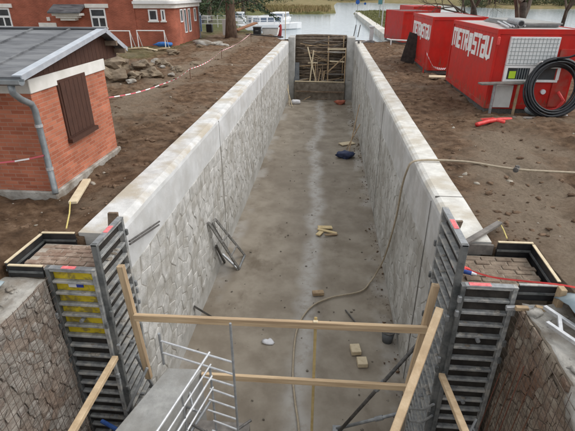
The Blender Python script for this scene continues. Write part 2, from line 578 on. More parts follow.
# ------------------------------------------------------------------ ground sheet
def build_ground():
    def rng(a, b, st):
        n = max(1, int(round((b - a) / st)))
        return [a + (b - a) * i / n for i in range(n)]
    xs = rng(-1500, -300, 200) + rng(-300, -60, 15) + rng(-60, -20, 1.6) + rng(-20, -9, .22) + rng(-9, -4.3, .11) + \
        [-4.50, -4.46, -4.3, -4.1, -3.95, -3.78, -3.74, -3.5, -2.5, -1.2, 0, 1.0, 1.8, 2.2, 2.44, 2.48] + [3.20, 3.24] + rng(2.6, 7.5, .11) + rng(7.5, 9, .2) + rng(9, 16, .35) + \
        rng(16, 70, 2.0) + rng(70, 300, 12) + rng(300, 1501, 200) + [1500]
    ys = rng(-60, 2, 6) + rng(2, 5.0, .5) + [4.98, 5.02] + [5.86, 5.9, 6.13, 6.17] + rng(5.2, 17, .11) + rng(17, 30, .2) + rng(30, 40.4, .3) + [40.45, 40.55] + rng(41, 70, .7) + \
        rng(70, 130, 1.5) + rng(130, 330, 7) + rng(330, 1501, 130) + [1500]
    xs, ys = sorted(set(xs)), sorted(set(ys))
    V, cols = [], []
    for y in ys:
        for x in xs:
            z = land_z(x, y)
            if y < 40.5 and -3.76 < x < 2.46:
                z = -5.6
            elif (y < 5.88 and -4.48 < x < 0) or (y < 6.15 and 0 < x < 3.22):
                z = -5.6 if (y > 4.9 or -4.05 < x < 2.75) else -.6
            elif y < 4.9 and -6.5 < x < 5:
                z = min(z, -.45)
            # grass weight
            g = 0.0
            if x < -9 and y > 22:
                g = sstep(-10.2, -11.5, x) * sstep(23.5, 26, y + .3 * (x + 12)) * (.55 + .5 * fbm(x, y, .35, 3, 9.))
                if y < 33.5 and x > -14:
                    g *= sstep(26.5, 28, y) * .9
            if y > 42 and x < 0:
                g = max(g, sstep(43, 52, y) * .8)
            if y > 43 and x > 3:
                g = max(g, sstep(43.5, 48, y) * (.75 if x < 16 else .9))
            if y > 104:
                g = 1.0
            V.append((x, y, z))
            path = 0.0
            if 2.6 < x < 9 and y < 15:
                cx_ = 4.0 + .10 * (y - 6) + .3 * math.sin(y * .6)
                path = sstep(1.5, .3, abs(x - cx_) + .5 * fbm(x, y, 1.1, 3, 6.)) * (1 - sstep(11, 14, y))
            if -9 < x < -3.9 and y > 10:
                path = max(path, .8 * sstep(1.0, .2, abs(x + 6.8) + .5 * fbm(x, y, .8, 3, 2.)))
            cols.append((max(0, min(1, g)), sstep(95, 125, y), path, 1))
    nx = len(xs)
    F = [(j * nx + i, j * nx + i + 1, (j + 1) * nx + i + 1, (j + 1) * nx + i) for j in range(len(ys) - 1) for i in range(nx - 1)]
    me = bpy.data.meshes.new('ground')
    me.from_pydata(V, [], F)
    me.polygons.foreach_set('use_smooth', [True] * len(me.polygons))
    at = me.color_attributes.new('cover', 'FLOAT_COLOR', 'POINT')
    at.data.foreach_set('color', [c for q in cols for c in q])
    m = bpy.data.materials.new('earth')
    m.use_nodes = True
    N, L = m.node_tree.nodes, m.node_tree.links
    b = N['Principled BSDF']
    b.inputs['Roughness'].default_value = .95
    b.inputs['Specular IOR Level'].default_value = .25
    geo = N.new('ShaderNodeNewGeometry')

    def nz(sc, det, ro=.62):
        n = N.new('ShaderNodeTexNoise')
        n.inputs['Scale'].default_value = sc
        n.inputs['Detail'].default_value = det
        n.inputs['Roughness'].default_value = ro
        L.new(geo.outputs['Position'], n.inputs['Vector'])
        return n

    def ramp(src, stops):
        r = N.new('ShaderNodeValToRGB')
        e = r.color_ramp.elements
        while len(e) < len(stops):
            e.new(.5)
        for k, (p, c) in enumerate(stops):
            e[k].position = p
            e[k].color = (*c, 1)
        L.new(src, r.inputs['Fac'])
        return r.outputs['Color']

    def mix(f, a, bb):
        x = N.new('ShaderNodeMix')
        x.data_type = 'RGBA'
        L.new(f, x.inputs['Factor'])
        L.new(a, x.inputs['A'])
        L.new(bb, x.inputs['B'])
        return x.outputs['Result']

    def rngn(src, a, c, d=0., e=1.):
        r = N.new('ShaderNodeMapRange')
        r.inputs['From Min'].default_value = a
        r.inputs['From Max'].default_value = c
        r.inputs['To Min'].default_value = d
        r.inputs['To Max'].default_value = e
        L.new(src, r.inputs['Value'])
        return r.outputs[0]
    n1, n2, n3, n4 = nz(3.2, 9, .7), nz(.45, 6), nz(14, 6), nz(1.1, 6)
    soil = ramp(n1.outputs['Fac'], [(.36, (.08, .044, .022)), (.5, (.18, .108, .062)), (.64, (.29, .19, .12))])
    dry = ramp(n3.outputs['Fac'], [(.3, (.23, .172, .12)), (.7, (.35, .275, .20))])
    base = mix(rngn(n2.outputs['Fac'], .50, .66, 0, .85), soil, dry)
    wet = ramp(n3.outputs['Fac'], [(.3, (.055, .033, .019)), (.7, (.11, .07, .044))])
    base = mix(rngn(n4.outputs['Fac'], .56, .70, 0, .7), base, wet)
    vc = N.new('ShaderNodeVertexColor')
    vc.layer_name = 'cover'
    sp = N.new('ShaderNodeSeparateColor')
    L.new(vc.outputs['Color'], sp.inputs[0])
    grass = ramp(n1.outputs['Fac'], [(.3, (.045, .065, .018)), (.55, (.10, .125, .035)), (.75, (.19, .175, .07))])
    straw = ramp(n2.outputs['Fac'], [(.3, (.13, .125, .045)), (.5, (.21, .17, .075)), (.7, (.28, .21, .11))])
    base = mix(sp.outputs[2], base, dry)
    gr = mix(sp.outputs[1], grass, straw)
    base = mix(sp.outputs[0], base, gr)
    L.new(base, b.inputs['Base Color'])
    nb = nz(13, 12, .75)
    bn = N.new('ShaderNodeBump')
    bn.inputs['Strength'].default_value = 1.0
    bn.inputs['Distance'].default_value = .13
    L.new(nb.outputs['Fac'], bn.inputs['Height'])
    L.new(bn.outputs[0], b.inputs['Normal'])
    me.materials.append(m)
    o = bpy.data.objects.new('ground', me)
    col.objects.link(o)
    struct(o)


build_ground()


def build_water():
    m = bpy.data.materials.new('river_water')
    m.use_nodes = True
    N, L = m.node_tree.nodes, m.node_tree.links
    b = N['Principled BSDF']
    b.inputs['Base Color'].default_value = (.33, .39, .42, 1)
    b.inputs['Roughness'].default_value = .10
    b.inputs['IOR'].default_value = 1.33
    b.inputs['Specular IOR Level'].default_value = .5
    geo = N.new('ShaderNodeNewGeometry')
    mp = N.new('ShaderNodeMapping')
    mp.inputs['Scale'].default_value = (.5, 1.6, 1)
    L.new(geo.outputs['Position'], mp.inputs['Vector'])
    n = N.new('ShaderNodeTexNoise')
    n.inputs['Scale'].default_value = 1.2
    n.inputs['Detail'].default_value = 5
    L.new(mp.outputs[0], n.inputs['Vector'])
    bn = N.new('ShaderNodeBump')
    bn.inputs['Strength'].default_value = .25
    bn.inputs['Distance'].default_value = .12
    L.new(n.outputs['Fac'], bn.inputs['Height'])
    L.new(bn.outputs[0], b.inputs['Normal'])
    o = MB().add([(-300, 40.62, WZ), (14, 40.62, WZ), (14, -60, WZ), (700, -60, WZ), (700, 420, WZ), (14, 420, WZ), (-300, 420, WZ)],
                 [(0, 1, 5, 6), (1, 2, 3, 4, 5)]).build('water', m)
    struct(o)


build_water()


# ------------------------------------------------------------------ lock floor
def build_floor():
    m = bpy.data.materials.new('lock_floor_concrete')
    m.use_nodes = True
    N, L = m.node_tree.nodes, m.node_tree.links
    b = N['Principled BSDF']
    b.inputs['Specular IOR Level'].default_value = .45
    geo = N.new('ShaderNodeNewGeometry')

    def nz(sc, det, st=(1, 1, 1), off=(0, 0, 0)):
        mp = N.new('ShaderNodeMapping')
        mp.inputs['Scale'].default_value = st
        mp.inputs['Location'].default_value = off
        L.new(geo.outputs['Position'], mp.inputs['Vector'])
        n = N.new('ShaderNodeTexNoise')
        n.inputs['Scale'].default_value = sc
        n.inputs['Detail'].default_value = det
        n.inputs['Roughness'].default_value = .62
        L.new(mp.outputs[0], n.inputs['Vector'])
        return n.outputs['Fac']

    def rngn(src, a, c, d=0., e=1., sm=True):
        r = N.new('ShaderNodeMapRange')
        r.interpolation_type = 'SMOOTHSTEP' if sm else 'LINEAR'
        for k, v in zip(('From Min', 'From Max', 'To Min', 'To Max'), (a, c, d, e)):
            r.inputs[k].default_value = v
        L.new(src, r.inputs['Value'])
        return r.outputs[0]

    def ma(op, a, bb):
        x = N.new('ShaderNodeMath')
        x.operation = op
        for k, v in ((0, a), (1, bb)):
            if isinstance(v, (int, float)):
                x.inputs[k].default_value = v
            else:
                L.new(v, x.inputs[k])
        return x.outputs[0]

    def mix(f, a, bb):
        x = N.new('ShaderNodeMix')
        x.data_type = 'RGBA'
        L.new(f, x.inputs['Factor'])
        for k, v in (('A', a), ('B', bb)):
            if isinstance(v, tuple):
                x.inputs[k].default_value = (*v, 1)
            else:
                L.new(v, x.inputs[k])
        return x.outputs['Result']
    n1, n2, n3 = nz(1.1, 8), nz(5, 8), nz(.35, 5, (1, .5, 1))
    c = mix(rngn(n1, .33, .68), (.215, .18, .138), (.315, .275, .22))
    c = mix(rngn(n3, .46, .66, 0, .6), c, (.165, .13, .092))
    # wet sheen painted as a paler streak wandering down the middle
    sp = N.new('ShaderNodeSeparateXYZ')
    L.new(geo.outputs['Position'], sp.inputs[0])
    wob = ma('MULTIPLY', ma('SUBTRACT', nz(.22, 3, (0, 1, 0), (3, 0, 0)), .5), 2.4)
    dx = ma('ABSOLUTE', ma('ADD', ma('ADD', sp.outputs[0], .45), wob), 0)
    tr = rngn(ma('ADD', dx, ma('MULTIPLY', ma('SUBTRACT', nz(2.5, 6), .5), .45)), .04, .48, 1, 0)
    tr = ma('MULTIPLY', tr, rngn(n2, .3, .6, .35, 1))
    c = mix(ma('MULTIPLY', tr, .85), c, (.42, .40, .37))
    # pale cement splashes along the wall feet
    el = rngn(ma('ADD', sp.outputs[0], ma('MULTIPLY', n1, .8)), -2.75, -2.35, 1, 0)
    er = rngn(ma('ADD', sp.outputs[0], ma('MULTIPLY', n1, .8)), 1.85, 2.15, 0, 1)
    ed = ma('MULTIPLY', ma('MAXIMUM', el, er), rngn(nz(.5, 6), .45, .6, 0, .6))
    c = mix(ed, c, (.42, .40, .37))
    # brown silt patches
    c = mix(rngn(nz(.8, 7, (1, .6, 1), (9, 2, 0)), .55, .72, 0, .7), c, (.12, .09, .06))
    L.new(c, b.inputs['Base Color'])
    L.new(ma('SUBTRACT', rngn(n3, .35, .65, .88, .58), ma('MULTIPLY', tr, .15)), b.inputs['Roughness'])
    bn = N.new('ShaderNodeBump')
    bn.inputs['Strength'].default_value = .3
    bn.inputs['Distance'].default_value = .02
    L.new(nz(11, 10), bn.inputs['Height'])
    L.new(bn.outputs[0], b.inputs['Normal'])
    xs = [-3.7 + .3 * i for i in range(22)]
    ys = [-10 + .5 * i for i in range(105)]
    V = [(x, y, FZ + .03 * fbm(x, y, .4, 3, 2.) + .10 * sstep(1.2, 0, min(abs(x - XL), abs(x - XR))) * (.3 + .5 * fbm(x, y, .5, 3, 4.))) for y in ys for x in xs]
    n = len(xs)
    F = [(j * n + i, j * n + i + 1, (j + 1) * n + i + 1, (j + 1) * n + i) for j in range(len(ys) - 1) for i in range(n - 1)]
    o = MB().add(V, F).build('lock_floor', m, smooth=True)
    struct(o)


build_floor()


# ------------------------------------------------------------------ lock walls with cast stones
def clip_poly(poly, px, py, nx, ny):
    """keep the side where (p - (px,py)).n <= 0"""
    out = []
    for i in range(len(poly)):
        a, b = poly[i], poly[(i + 1) % len(poly)]
        da = (a[0] - px) * nx + (a[1] - py) * ny
        db = (b[0] - px) * nx + (b[1] - py) * ny
        if da <= 0:
            out.append(a)
        if (da < 0 < db) or (db < 0 < da):
            t = da / (da - db)
            out.append((a[0] + (b[0] - a[0]) * t, a[1] + (b[1] - a[1]) * t))
    return out


def stone_cells(y0, y1, z0, z1, seed, k=1.0):
    rnd = random.Random(seed)
    rows = []
    z = z0
    hs_ = []
    while z < z1 - .15 * k:
        h = rnd.uniform(.24, .42) * k
        if z + h > z1 - .14 * k:
            h = z1 - z
        hs_.append((z, h))
        z += h
    pts = []
    for r, (zb, h) in enumerate(hs_):
        y = y0 - rnd.uniform(0, .4)
        while y < y1 + .4:
            w = rnd.uniform(.32, .68) * k
            pts.append((y + w / 2, zb + h / 2 + rnd.uniform(-.09, .09) * k))
            y += w
    grid = {}
    for i, p in enumerate(pts):
        grid.setdefault((int(p[0] // .8), int(p[1] // .8)), []).append(i)
    cells = []
    for i, p in enumerate(pts):
        poly = [(max(y0, p[0] - .6), max(z0, p[1] - .5)), (min(y1, p[0] + .6), max(z0, p[1] - .5)),
                (min(y1, p[0] + .6), min(z1, p[1] + .5)), (max(y0, p[0] - .6), min(z1, p[1] + .5))]
        if poly[0][0] >= poly[1][0]:
            continue
        gx, gy = int(p[0] // .8), int(p[1] // .8)
        for ax in (-2, -1, 0, 1, 2):
            for ay in (-2, -1, 0, 1, 2):
                for j in grid.get((gx + ax, gy + ay), ()):
                    if j == i:
                        continue
                    q = pts[j]
                    poly = clip_poly(poly, (p[0] + q[0]) / 2, (p[1] + q[1]) / 2, q[0] - p[0], q[1] - p[1])
                    if len(poly) < 3:
                        break
                if len(poly) < 3:
                    break
            if len(poly) < 3:
                break
        if len(poly) >= 3:
            cx_ = sum(a[0] for a in poly) / len(poly)
            cy_ = sum(a[1] for a in poly) / len(poly)
            ar = abs(sum(poly[k][0] * poly[(k + 1) % len(poly)][1] - poly[(k + 1) % len(poly)][0] * poly[k][1] for k in range(len(poly)))) / 2
            if ar > .012 * k * k:
                cells.append((cx_, cy_, poly))
    return cells


def add_stone(mb, X, side, cx_, cy_, poly, rnd, dmul=1.0):
    """one cast stone standing proud of the wall face; side=+1 faces +X"""
    jo = .006 + rnd.uniform(0, .008)
    dep = rnd.uniform(.007, .017) * dmul

    def shr(poly, d):
        o = []
        for (a, c) in poly:
            l = math.hypot(a - cx_, c - cy_)
            k = max(.2, (l - d * 1.35) / l)
            o.append((cx_ + (a - cx_) * k, cy_ + (c - cy_) * k))
        return o
    p0 = shr(poly, jo)
    p1 = shr(poly, jo + .016)
    n = len(poly)
    tilt_a, tilt_b = rnd.uniform(-.04, .04), rnd.uniform(-.04, .04)
    vs = [(X - side * .01, a, c) for a, c in p0] + \
         [(X + side * dep * .55, a, c) for a, c in p0] + \
         [(X + side * (dep + tilt_a * (a - cx_) + tilt_b * (c - cy_)), a, c) for a, c in p1] + \
         [(X + side * (dep + .008), cx_ + rnd.uniform(-.03, .03), cy_ + rnd.uniform(-.03, .03))]
    fs = []
    for k in range(n):
        j = (k + 1) % n
        fs.append((k, j, n + j, n + k))
        fs.append((n + k, n + j, 2 * n + j, 2 * n + k))
        fs.append((2 * n + k, 2 * n + j, 3 * n))
    mb.add(vs, fs)


def build_wall(side, label, seed, body_cop):
    """side=+1: left wall (faces +X); side=-1: right wall"""
    rnd = random.Random(seed)
    X = XL if side > 0 else XR
    xo = -3.87 if side > 0 else 2.60
    y0, y1 = (5.95, Y_END) if side > 0 else (6.2, Y_END - .1)
    t = thing('lock_wall', label, 'wall', (X, y0, FZ), 'lock chamber walls')
    # plain body: profile swept along the chamber
    prof = [(X, FZ - .4), (X, -.93 if side > 0 else -1.15), (X, -.16), (X - side * .018, -.085), (X - side * .06, -.035), (X - side * .13, -.005)]
    ys, y = [], y0
    while y < y1:
        ys.append(y)
        y += .5
    ys.append(y1)
    V, F = [], []
    n = len(prof)
    full = prof + [(xo, -.005), (xo, FZ - .4)]
    nf = len(full)
    for yy in ys:
        for k, (a, c) in enumerate(full):
            w = .012 * fbm(yy, c, .6, 3, seed) if k not in (0, nf - 1) else 0
            V.append((a + (w if k != 1 else w * .3), yy, c + (w * .12 if c > -1 else 0)))
    for j in range(len(ys) - 1):
        for k in range(nf - 1):
            F.append((j * nf + k, j * nf + k + 1, (j + 1) * nf + k + 1, (j + 1) * nf + k))
    mb = MB()
    mb.v = [Vector(v) for v in V]
    mb.f = F
    mb.m = [1 if 3 <= (f[0] % nf) < 6 else (2 if 1 <= (f[0] % nf) < 3 else 0) for f in F]
    mb.add([V[k] for k in range(nf)], [tuple(range(nf))])
    mb.add([V[(len(ys) - 1) * nf + k] for k in range(nf)], [tuple(range(nf))])
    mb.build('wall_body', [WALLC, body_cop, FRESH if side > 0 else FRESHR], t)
    # expansion joints
    for jy in ((13.4, 22.6, 31.0) if side > 0 else (7.9, 16.4, 24.8, 33.2)):
        MB().bb((X - .02, jy - .006, FZ), (X + side * .008, jy + .006, -.10)).build('expansion_joint', JOINT, t)
    if side < 0:
        MB().bb((X + .05, 7.892, -.03), (xo + .003, 7.908, .002)).build('coping_joint', JOINT, t)
    # stones
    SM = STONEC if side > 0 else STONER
    JB = mat('joint_dirt', (.25, .235, .205), (.41, .39, .355), 4, 8, .95, .4, 30)
    zt, zb = (-.90, FZ + .50) if side > 0 else (-1.12, FZ + .12)
    MB().bb((X - side * .05, y0 + .36, zb + .02), (X + side * .003, y1 - .22, zt - .02)).build('joint_bed', JB, t)
    cells = []
    cuts = [y0 + .35] + list((13.4, 22.6, 31.0) if side > 0 else (7.9, 16.4, 24.8, 33.2)) + [y1 - .2]
    for a, b in zip(cuts, cuts[1:]):
        cells += stone_cells(a + .05, b - .05, zb, zt, seed * 10 + int(a), .9)
    cells.sort(key=lambda c: c[0])
    for c in cells[:300]:
        mb = MB()
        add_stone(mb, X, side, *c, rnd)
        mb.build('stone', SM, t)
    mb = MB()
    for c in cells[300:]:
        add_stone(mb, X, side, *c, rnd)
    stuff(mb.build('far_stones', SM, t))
    return t


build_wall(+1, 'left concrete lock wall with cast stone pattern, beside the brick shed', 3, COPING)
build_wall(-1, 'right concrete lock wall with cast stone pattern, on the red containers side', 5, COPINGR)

# ------------------------------------------------------------------ upper gate: piers, sill, timber dam
def gate_pier(x0, x1, label):
    mb = MB()
    mb.bb((x0, Y_END, FZ - .3), (x1, 40.6, .27))
    o = mb.build('gate_pier', WALLC, None, .05, world_at=((x0 + x1) / 2, 39.8, FZ))
    tag(o, label, 'pier', 'concrete piers of the upper gate')


gate_pier(-3.34, -2.80, 'pale concrete pier left of the timber dam')
gate_pier(1.46, 2.12, 'pale concrete pier right of the timber dam')
o = MB().bb((-2.795, 38.6, FZ - .2), (1.455, 40.6, -3.25)).build('gate_sill', MATS['lock_sill'] if 'lock_sill' in MATS else mat('lock_sill', (.13, .105, .08), (.25, .215, .175), 3, 8, .95, .7, 10), None, .04, world_at=(-.7, 39, FZ))
tag(o, 'concrete sill step under the timber dam', 'sill')

DAMW = mat('muddy_log', (.10, .075, .057), (.21, .165, .125), 4, 8, .95, .6, 14, c3=(.22, .18, .14), scale3=2.2, amt3=.6)
dam = thing('timber_dam', 'brown stacked log dam holding back the river', 'dam', (-.67, 39.9, -3.25))
rnd = random.Random(4)
z = -3.22
k = 0
while z < .22:
    h = rnd.uniform(.15, .24)
    d0, d1 = rnd.uniform(-.06, .06), rnd.uniform(-.06, .06)
    yb = 39.75 + .10 * (z + 3.2) + rnd.uniform(-.05, .05)
    pts = [(-2.79, yb, z + h / 2 + d0 * .5), (-1.4, yb + rnd.uniform(-.06, .06), z + h / 2 + rnd.uniform(-.04, .04)),
           (.1, yb + rnd.uniform(-.06, .06), z + h / 2 + rnd.uniform(-.04, .04)), (1.45, yb, z + h / 2 + d1 * .5)]
    MB().path(pts, [h * .62, h * .55, h * .6, h * .54], 8).build('log', DAMW, dam, smooth=True)
    z += h
    k += 1
MB().bb((-2.79, 40.1, -3.2), (1.45, 40.55, .16)).build('clay_core', CLOD, dam)
for xx in (-.05, 1.2):
    MB().bar((xx, 39.55, -3.25), (xx, 39.72, .30), .09, .09, (0, 1, 0)).build('upright', PINEO, dam, .008)
mb = MB()
mb.bar((-2.6, 39.62, -1.2), (1.3, 39.60, -.75), .10, .05)
mb.build('brace', OLDW, dam)
mb = MB()
mb.bar((-2.7, 39.6, -2.1), (.6, 39.55, -1.85), .12, .06)
mb.build('brace', PINEO, dam)

rnd = random.Random(44)
for k in range(46):
    x, z = rnd.uniform(-2.7, 1.0), rnd.uniform(-2.9, .0)
    l, a = rnd.uniform(.6, 2.2), rnd.uniform(-.4, .4)
    MB().path([(x, 39.58, z), (min(1.4, x + l * .5), 39.60 + rnd.uniform(-.05, .02), z + a * l * .5 + rnd.uniform(-.05, .05)), (min(1.42, x + l), 39.6, z + a * l)], [.03, .025, .012], 6).build('branch', (PINEO, OLDW, GREYW)[k % 3], dam)
t = thing('wooden_trestle', 'pale crossed wooden poles standing before the timber dam', 'trestle', (-1.2, 39.1, -3.25))
MB().tube((-1.75, 39.15, -.50), (-.95, 38.9, -3.24), .05).build('pole', PALEW, t)
MB().tube((-1.25, 39.2, -.75), (-1.5, 38.8, -3.24), .05).build('pole', PALEW, t)
MB().bar((-1.7, 39.1, -1.75), (-.9, 39.1, -1.72), .05, .09).build('crossbar', PALEW, t)

o = MB().bar((-2.62, 38.95, -3.23), (-2.66, 39.35, -1.75), .46, .04, (0, 1, 0)).build('leaning_panel', PLASTIC, None, .006, world_at=(-2.6, 39, -3.25))
tag(o, 'dark blue grey panel leaning beside the left gate pier', 'panel')

t = thing('work_scaffold', 'pale timber work staging at the right end of the dam', 'scaffold', (.75, 39.1, -3.25))
for xx, yy in ((.0, 38.85), (1.38, 38.85), (.0, 39.45), (1.38, 39.45)):
    MB().bar((xx, yy, -3.25), (xx, yy, -.55), .07, .07, (0, 1, 0)).build('leg', PINEO, t)
for zz in (-.9, -2.65):
    for yy in (38.95, 39.15, 39.35):
        MB().bb((-.12, yy - .085, zz), (1.42, yy + .085, zz + .04)).build('deck_plank', GREYW if zz < -1 else RUBC, t)
MB().bar((-.1, 38.82, -.62), (1.4, 38.82, -.60), .05, .12).build('rail', PALEW, t)
MB().bar((0, 38.82, -2.4), (1.38, 38.82, -1.1), .05, .09).build('diagonal_brace', PINEO, t)
MB().bar((.1, 38.84, -1.55), (1.3, 38.84, -1.6), .05, .10).build('rail', PALEW, t)
rnd = random.Random(9)
for k in range(7):
    x = -.9 + rnd.uniform(-.2, 1.0)
    z = rnd.uniform(-3.2, -3.0)
    o = MB().bar((x, 38.75 + .1 * rnd.random(), -3.2), (x + rnd.uniform(-.25, .25), 39.5, rnd.uniform(-2.5, -1.5)), .07, .05).build('loose_prop', OLDW if k % 2 else PINEO, None)
    tag(o, 'short brown timber prop leaning on the foot of the dam', 'prop', 'timber props at the dam foot')
o = MB().bar((-2.75, 38.72, -3.18), (1.4, 38.70, -3.20), .22, .06).build('plank', PALEW, None, .006, world_at=(-.6, 38.7, -3.2))
tag(o, 'long pale plank lying along the sill below the dam', 'plank')
o = MB().bar((-2.7, 38.4, -3.95), (1.4, 38.42, -3.98), .10, .12).build('beam', OLDW, None, .006, world_at=(-.6, 38.4, -3.9))
tag(o, 'brown beam fixed low across the face of the sill', 'beam')
rnd = random.Random(61)
for k in range(16):
    x = rnd.uniform(-2.7, 1.2)
    l = rnd.uniform(.6, 1.7)
    zb_ = rnd.choice((FZ + .04, FZ + .1, -3.17, -3.12))
    yy = 38.15 + rnd.uniform(-.25, .2) if zb_ < -4 else 38.9 + rnd.uniform(-.1, .35)
    o = MB().bar((x, yy, zb_), (min(1.9, x + l), yy + rnd.uniform(-.25, .25), zb_ + rnd.uniform(.0, .35)), rnd.uniform(.08, .2), .04).build('loose_board', (OLDW, GREYW, PINEO, RUBC)[k % 4], None)
    tag(o, 'loose board lying at the foot of the timber dam', 'board', 'loose boards at the dam foot')
o = MB().blob((-2.55, 37.0, FZ + .17), .33, 3, 2, (1.1, .9, .6), .5).build('white_sack', STK_W, None, smooth=True)
tag(o, 'crumpled white sack on the floor below the left gate pier', 'sack')
o = MB().blob((1.1, 37.1, FZ + .18), .38, 6, 2, (1.1, .8, .6), .5).build('red_bundle', mat('brick_red_cloth', (.35, .10, .06), (.45, .15, .10), 5), None, smooth=True)
tag(o, 'rust red bundle on the floor below the right gate pier', 'bundle')
for p0, p1, lb in (((-3.0, 36.2, FZ), (-3.2, 37.2, -3.2), 'slim pole leaning on the left wall near the gate'), ((-2.75, 36.0, FZ), (-3.22, 36.6, -3.4), 'shorter stick leaning on the left wall near the gate')):
    o = MB().tube(p0, p1, .035).build('pole', PALEW, None)
    tag(o, lb, 'pole')

# railing frame and stuff round the gate top right
t = thing('gate_winch_stand', 'grey steel winch stand on the right bank beside the gate', 'winch stand', (3.3, 39.0, 0))
MB().bb((3.05, 38.7, -.1), (3.6, 39.2, .06)).build('base_plate', GALVD, t)
MB().bb((3.2, 38.82, .06), (3.48, 39.1, 1.0)).build('column', GALV, t, .02)
MB().bb((3.12, 38.75, 1.0), (3.56, 39.16, 1.14)).build('head', GALV, t, .02)
MB().bar((2.55, 37.6, .02), (3.3, 38.6, .10), .12, .08).build('foot_rail', GALVD, t)
for k, x in enumerate((2.0, 2.35)):
    o = MB().tube((x, 40.2, .2), (x + .15, 40.1, 1.15), .035).build('mooring_post', DARKST, None)
    tag(o, 'thin dark post standing at the right gate pier', 'post', 'thin posts on the right gate pier')
o = MB().path([(2.25, 36.8, .02), (2.25, 36.8, .16), (2.3, 36.85, .24)], [.09, .08, .05], 8).build('bollard', DARKST, None)
tag(o, 'small dark bollard on the right coping near the gate', 'bollard')
o = MB().bar((-3.95, 40.9, .10), (-7.6, 43.5, .12), .08, .10).build('rail', DARKST, None)
tag(o, 'dark low rail on the left bank by the moored boats', 'rail')

# ------------------------------------------------------------------ brick shed
shed = thing('brick_shed', 'small red brick shed with grey sheet metal roof beside the lock', 'shed', (-5.1, 8.8, 0))
X0, Y0, Y1, XB = -5.09, 7.41, 10.2, -11.5
MB().bb((XB, Y0, -.4), (X0, Y1, 2.0)).build('wall', BRICK, shed)
MB().bb((XB, Y0 - .02, 1.86), (X0 + .03, Y1 + .02, 2.10)).build('frieze', WHITEP, shed, .01)
MB().bb((XB + .02, Y0 - .06, -.3), (X0 + .07, Y1 + .05, .04)).build('plinth', RUBC, shed, .02)
# gable boards (each board its own piece)
apex_y, apex_z, ne_y, ne_z, fe_y, fe_z = 10.1, 2.72, 6.92, 2.22, 11.05, 2.24


def roof_z(y):
    return lerp(ne_z, apex_z, (y - ne_y) / (apex_y - ne_y)) if y < apex_y else lerp(apex_z, fe_z, (y - apex_y) / (fe_y - apex_y))


y = 7.2
while y < 10.85:
    y2 = min(y + .17, 10.9)
    zt0, zt1 = roof_z(y) - .06, roof_z(y2) - .06
    zb = 2.102 if y < 10.2 else 2.06
    if min(zt0, zt1) > zb + .01:
        MB().prism([(X0 + .005, y + .004, zb), (X0 + .005, y2 - .004, zb), (X0 + .005, y2 - .004, zt1), (X0 + .005, y + .004, zt0)], (.022, 0, 0)).build('gable_board', BROWNP, shed)
    y = y2
# roof sheets with standing seams
XO = -4.85
MB().prism([(XB, ne_y, ne_z), (XB, apex_y, apex_z), (XB, apex_y, apex_z - .06), (XB, ne_y, ne_z - .05)], (XO - XB, 0, 0)).build('roof_sheet', ROOF, shed)
MB().prism([(XB, apex_y + .004, apex_z), (XB, fe_y, fe_z), (XB, fe_y, fe_z - .05), (XB, apex_y + .004, apex_z - .06)], (XO - XB, 0, 0)).build('roof_sheet', ROOF, shed)
x = XO - .75
while x > XB:
    MB().bar((x, ne_y + .02, ne_z + .012), (x, apex_y - .02, apex_z + .012), .03, .035).build('seam', ROOF, shed)
    x -= .85
MB().bar((XB, apex_y, apex_z + .02), (XO + .01, apex_y, apex_z + .02), .16, .03).build('ridge_cap', ROOF, shed)
MB().bar((XO - .06, ne_y, ne_z + .015), (XO - .06, apex_y, apex_z + .015), .17, .025).build('verge_flashing', FLASH, shed)
MB().bar((XO + .012, ne_y, ne_z - .03), (XO + .012, apex_y, apex_z - .02), .02, .075).build('verge_board', FLASH, shed)
MB().bar((XO + .012, apex_y, apex_z - .03), (XO + .012, fe_y, fe_z - .03), .02, .10).build('verge_board', FLASH, shed)
for yy in (10.45, 10.85):
    MB().bar((X0 - 1.5, yy, roof_z(yy) - .14), (XO + .05, yy, roof_z(yy) - .14), .07, .10).build('purlin', OLDW, shed)
# boarded window on the gable wall
w = MB().bb((X0 - .02, 8.22, .82), (X0 + .035, 9.28, 1.95)).build('boarded_window', BROWNP, shed, .008)
for k in range(6):
    ya = 8.27 + k * .162
    MB().bb((X0 + .034, ya, .87), (X0 + .052, ya + .152, 1.90)).build('shutter_board', BROWNP, w)
MB().bb((X0 - .01, 8.2, .74), (X0 + .10, 9.30, .82)).build('sill', BROWNP, w)
# gutter and downpipe
g = MB()
pr_ = [(0, -.06), (.05, -.09), (.11, -.09), (.15, -.05), (.15, 0), (.135, 0), (.135, -.04), (.10, -.075), (.055, -.075), (.015, -.05), (.015, 0), (0, 0)]
g.prism([(XB, ne_y - .14 + a, ne_z - .03 + b) for a, b in pr_], (XO - XB + .05, 0, 0))
g.build('gutter', PIPEG, shed)
MB().path([(-5.0, 6.86, 2.10), (-5.0, 6.86, 1.98), (-5.02, 7.05, 1.84), (-5.03, 7.28, 1.72), (-5.03, 7.34, 1.60), (-5.03, 7.34, .16), (-4.99, 7.27, .05)], .055, 10).build('downpipe', PIPEG, shed, smooth=True)
for zz in (.5, 1.3):
    MB().path([(-5.03, 7.34, zz), (-5.03, 7.34, zz + .05)], .066, 10).build('pipe_clip', GALV, shed)

# ------------------------------------------------------------------ brick house behind
hb = thing('brick_house', 'large red brick house with white window lintels behind the shed', 'house', (-22, 37, 0))
MB().bb((-42, 34.0, -.5), (-13.95, 44, 7.5)).build('wall', BRICK2, hb)
MB().bb((-42.4, 33.6, 7.5), (-13.8, 44.4, 7.9)).build('cornice', WHITEP, hb)


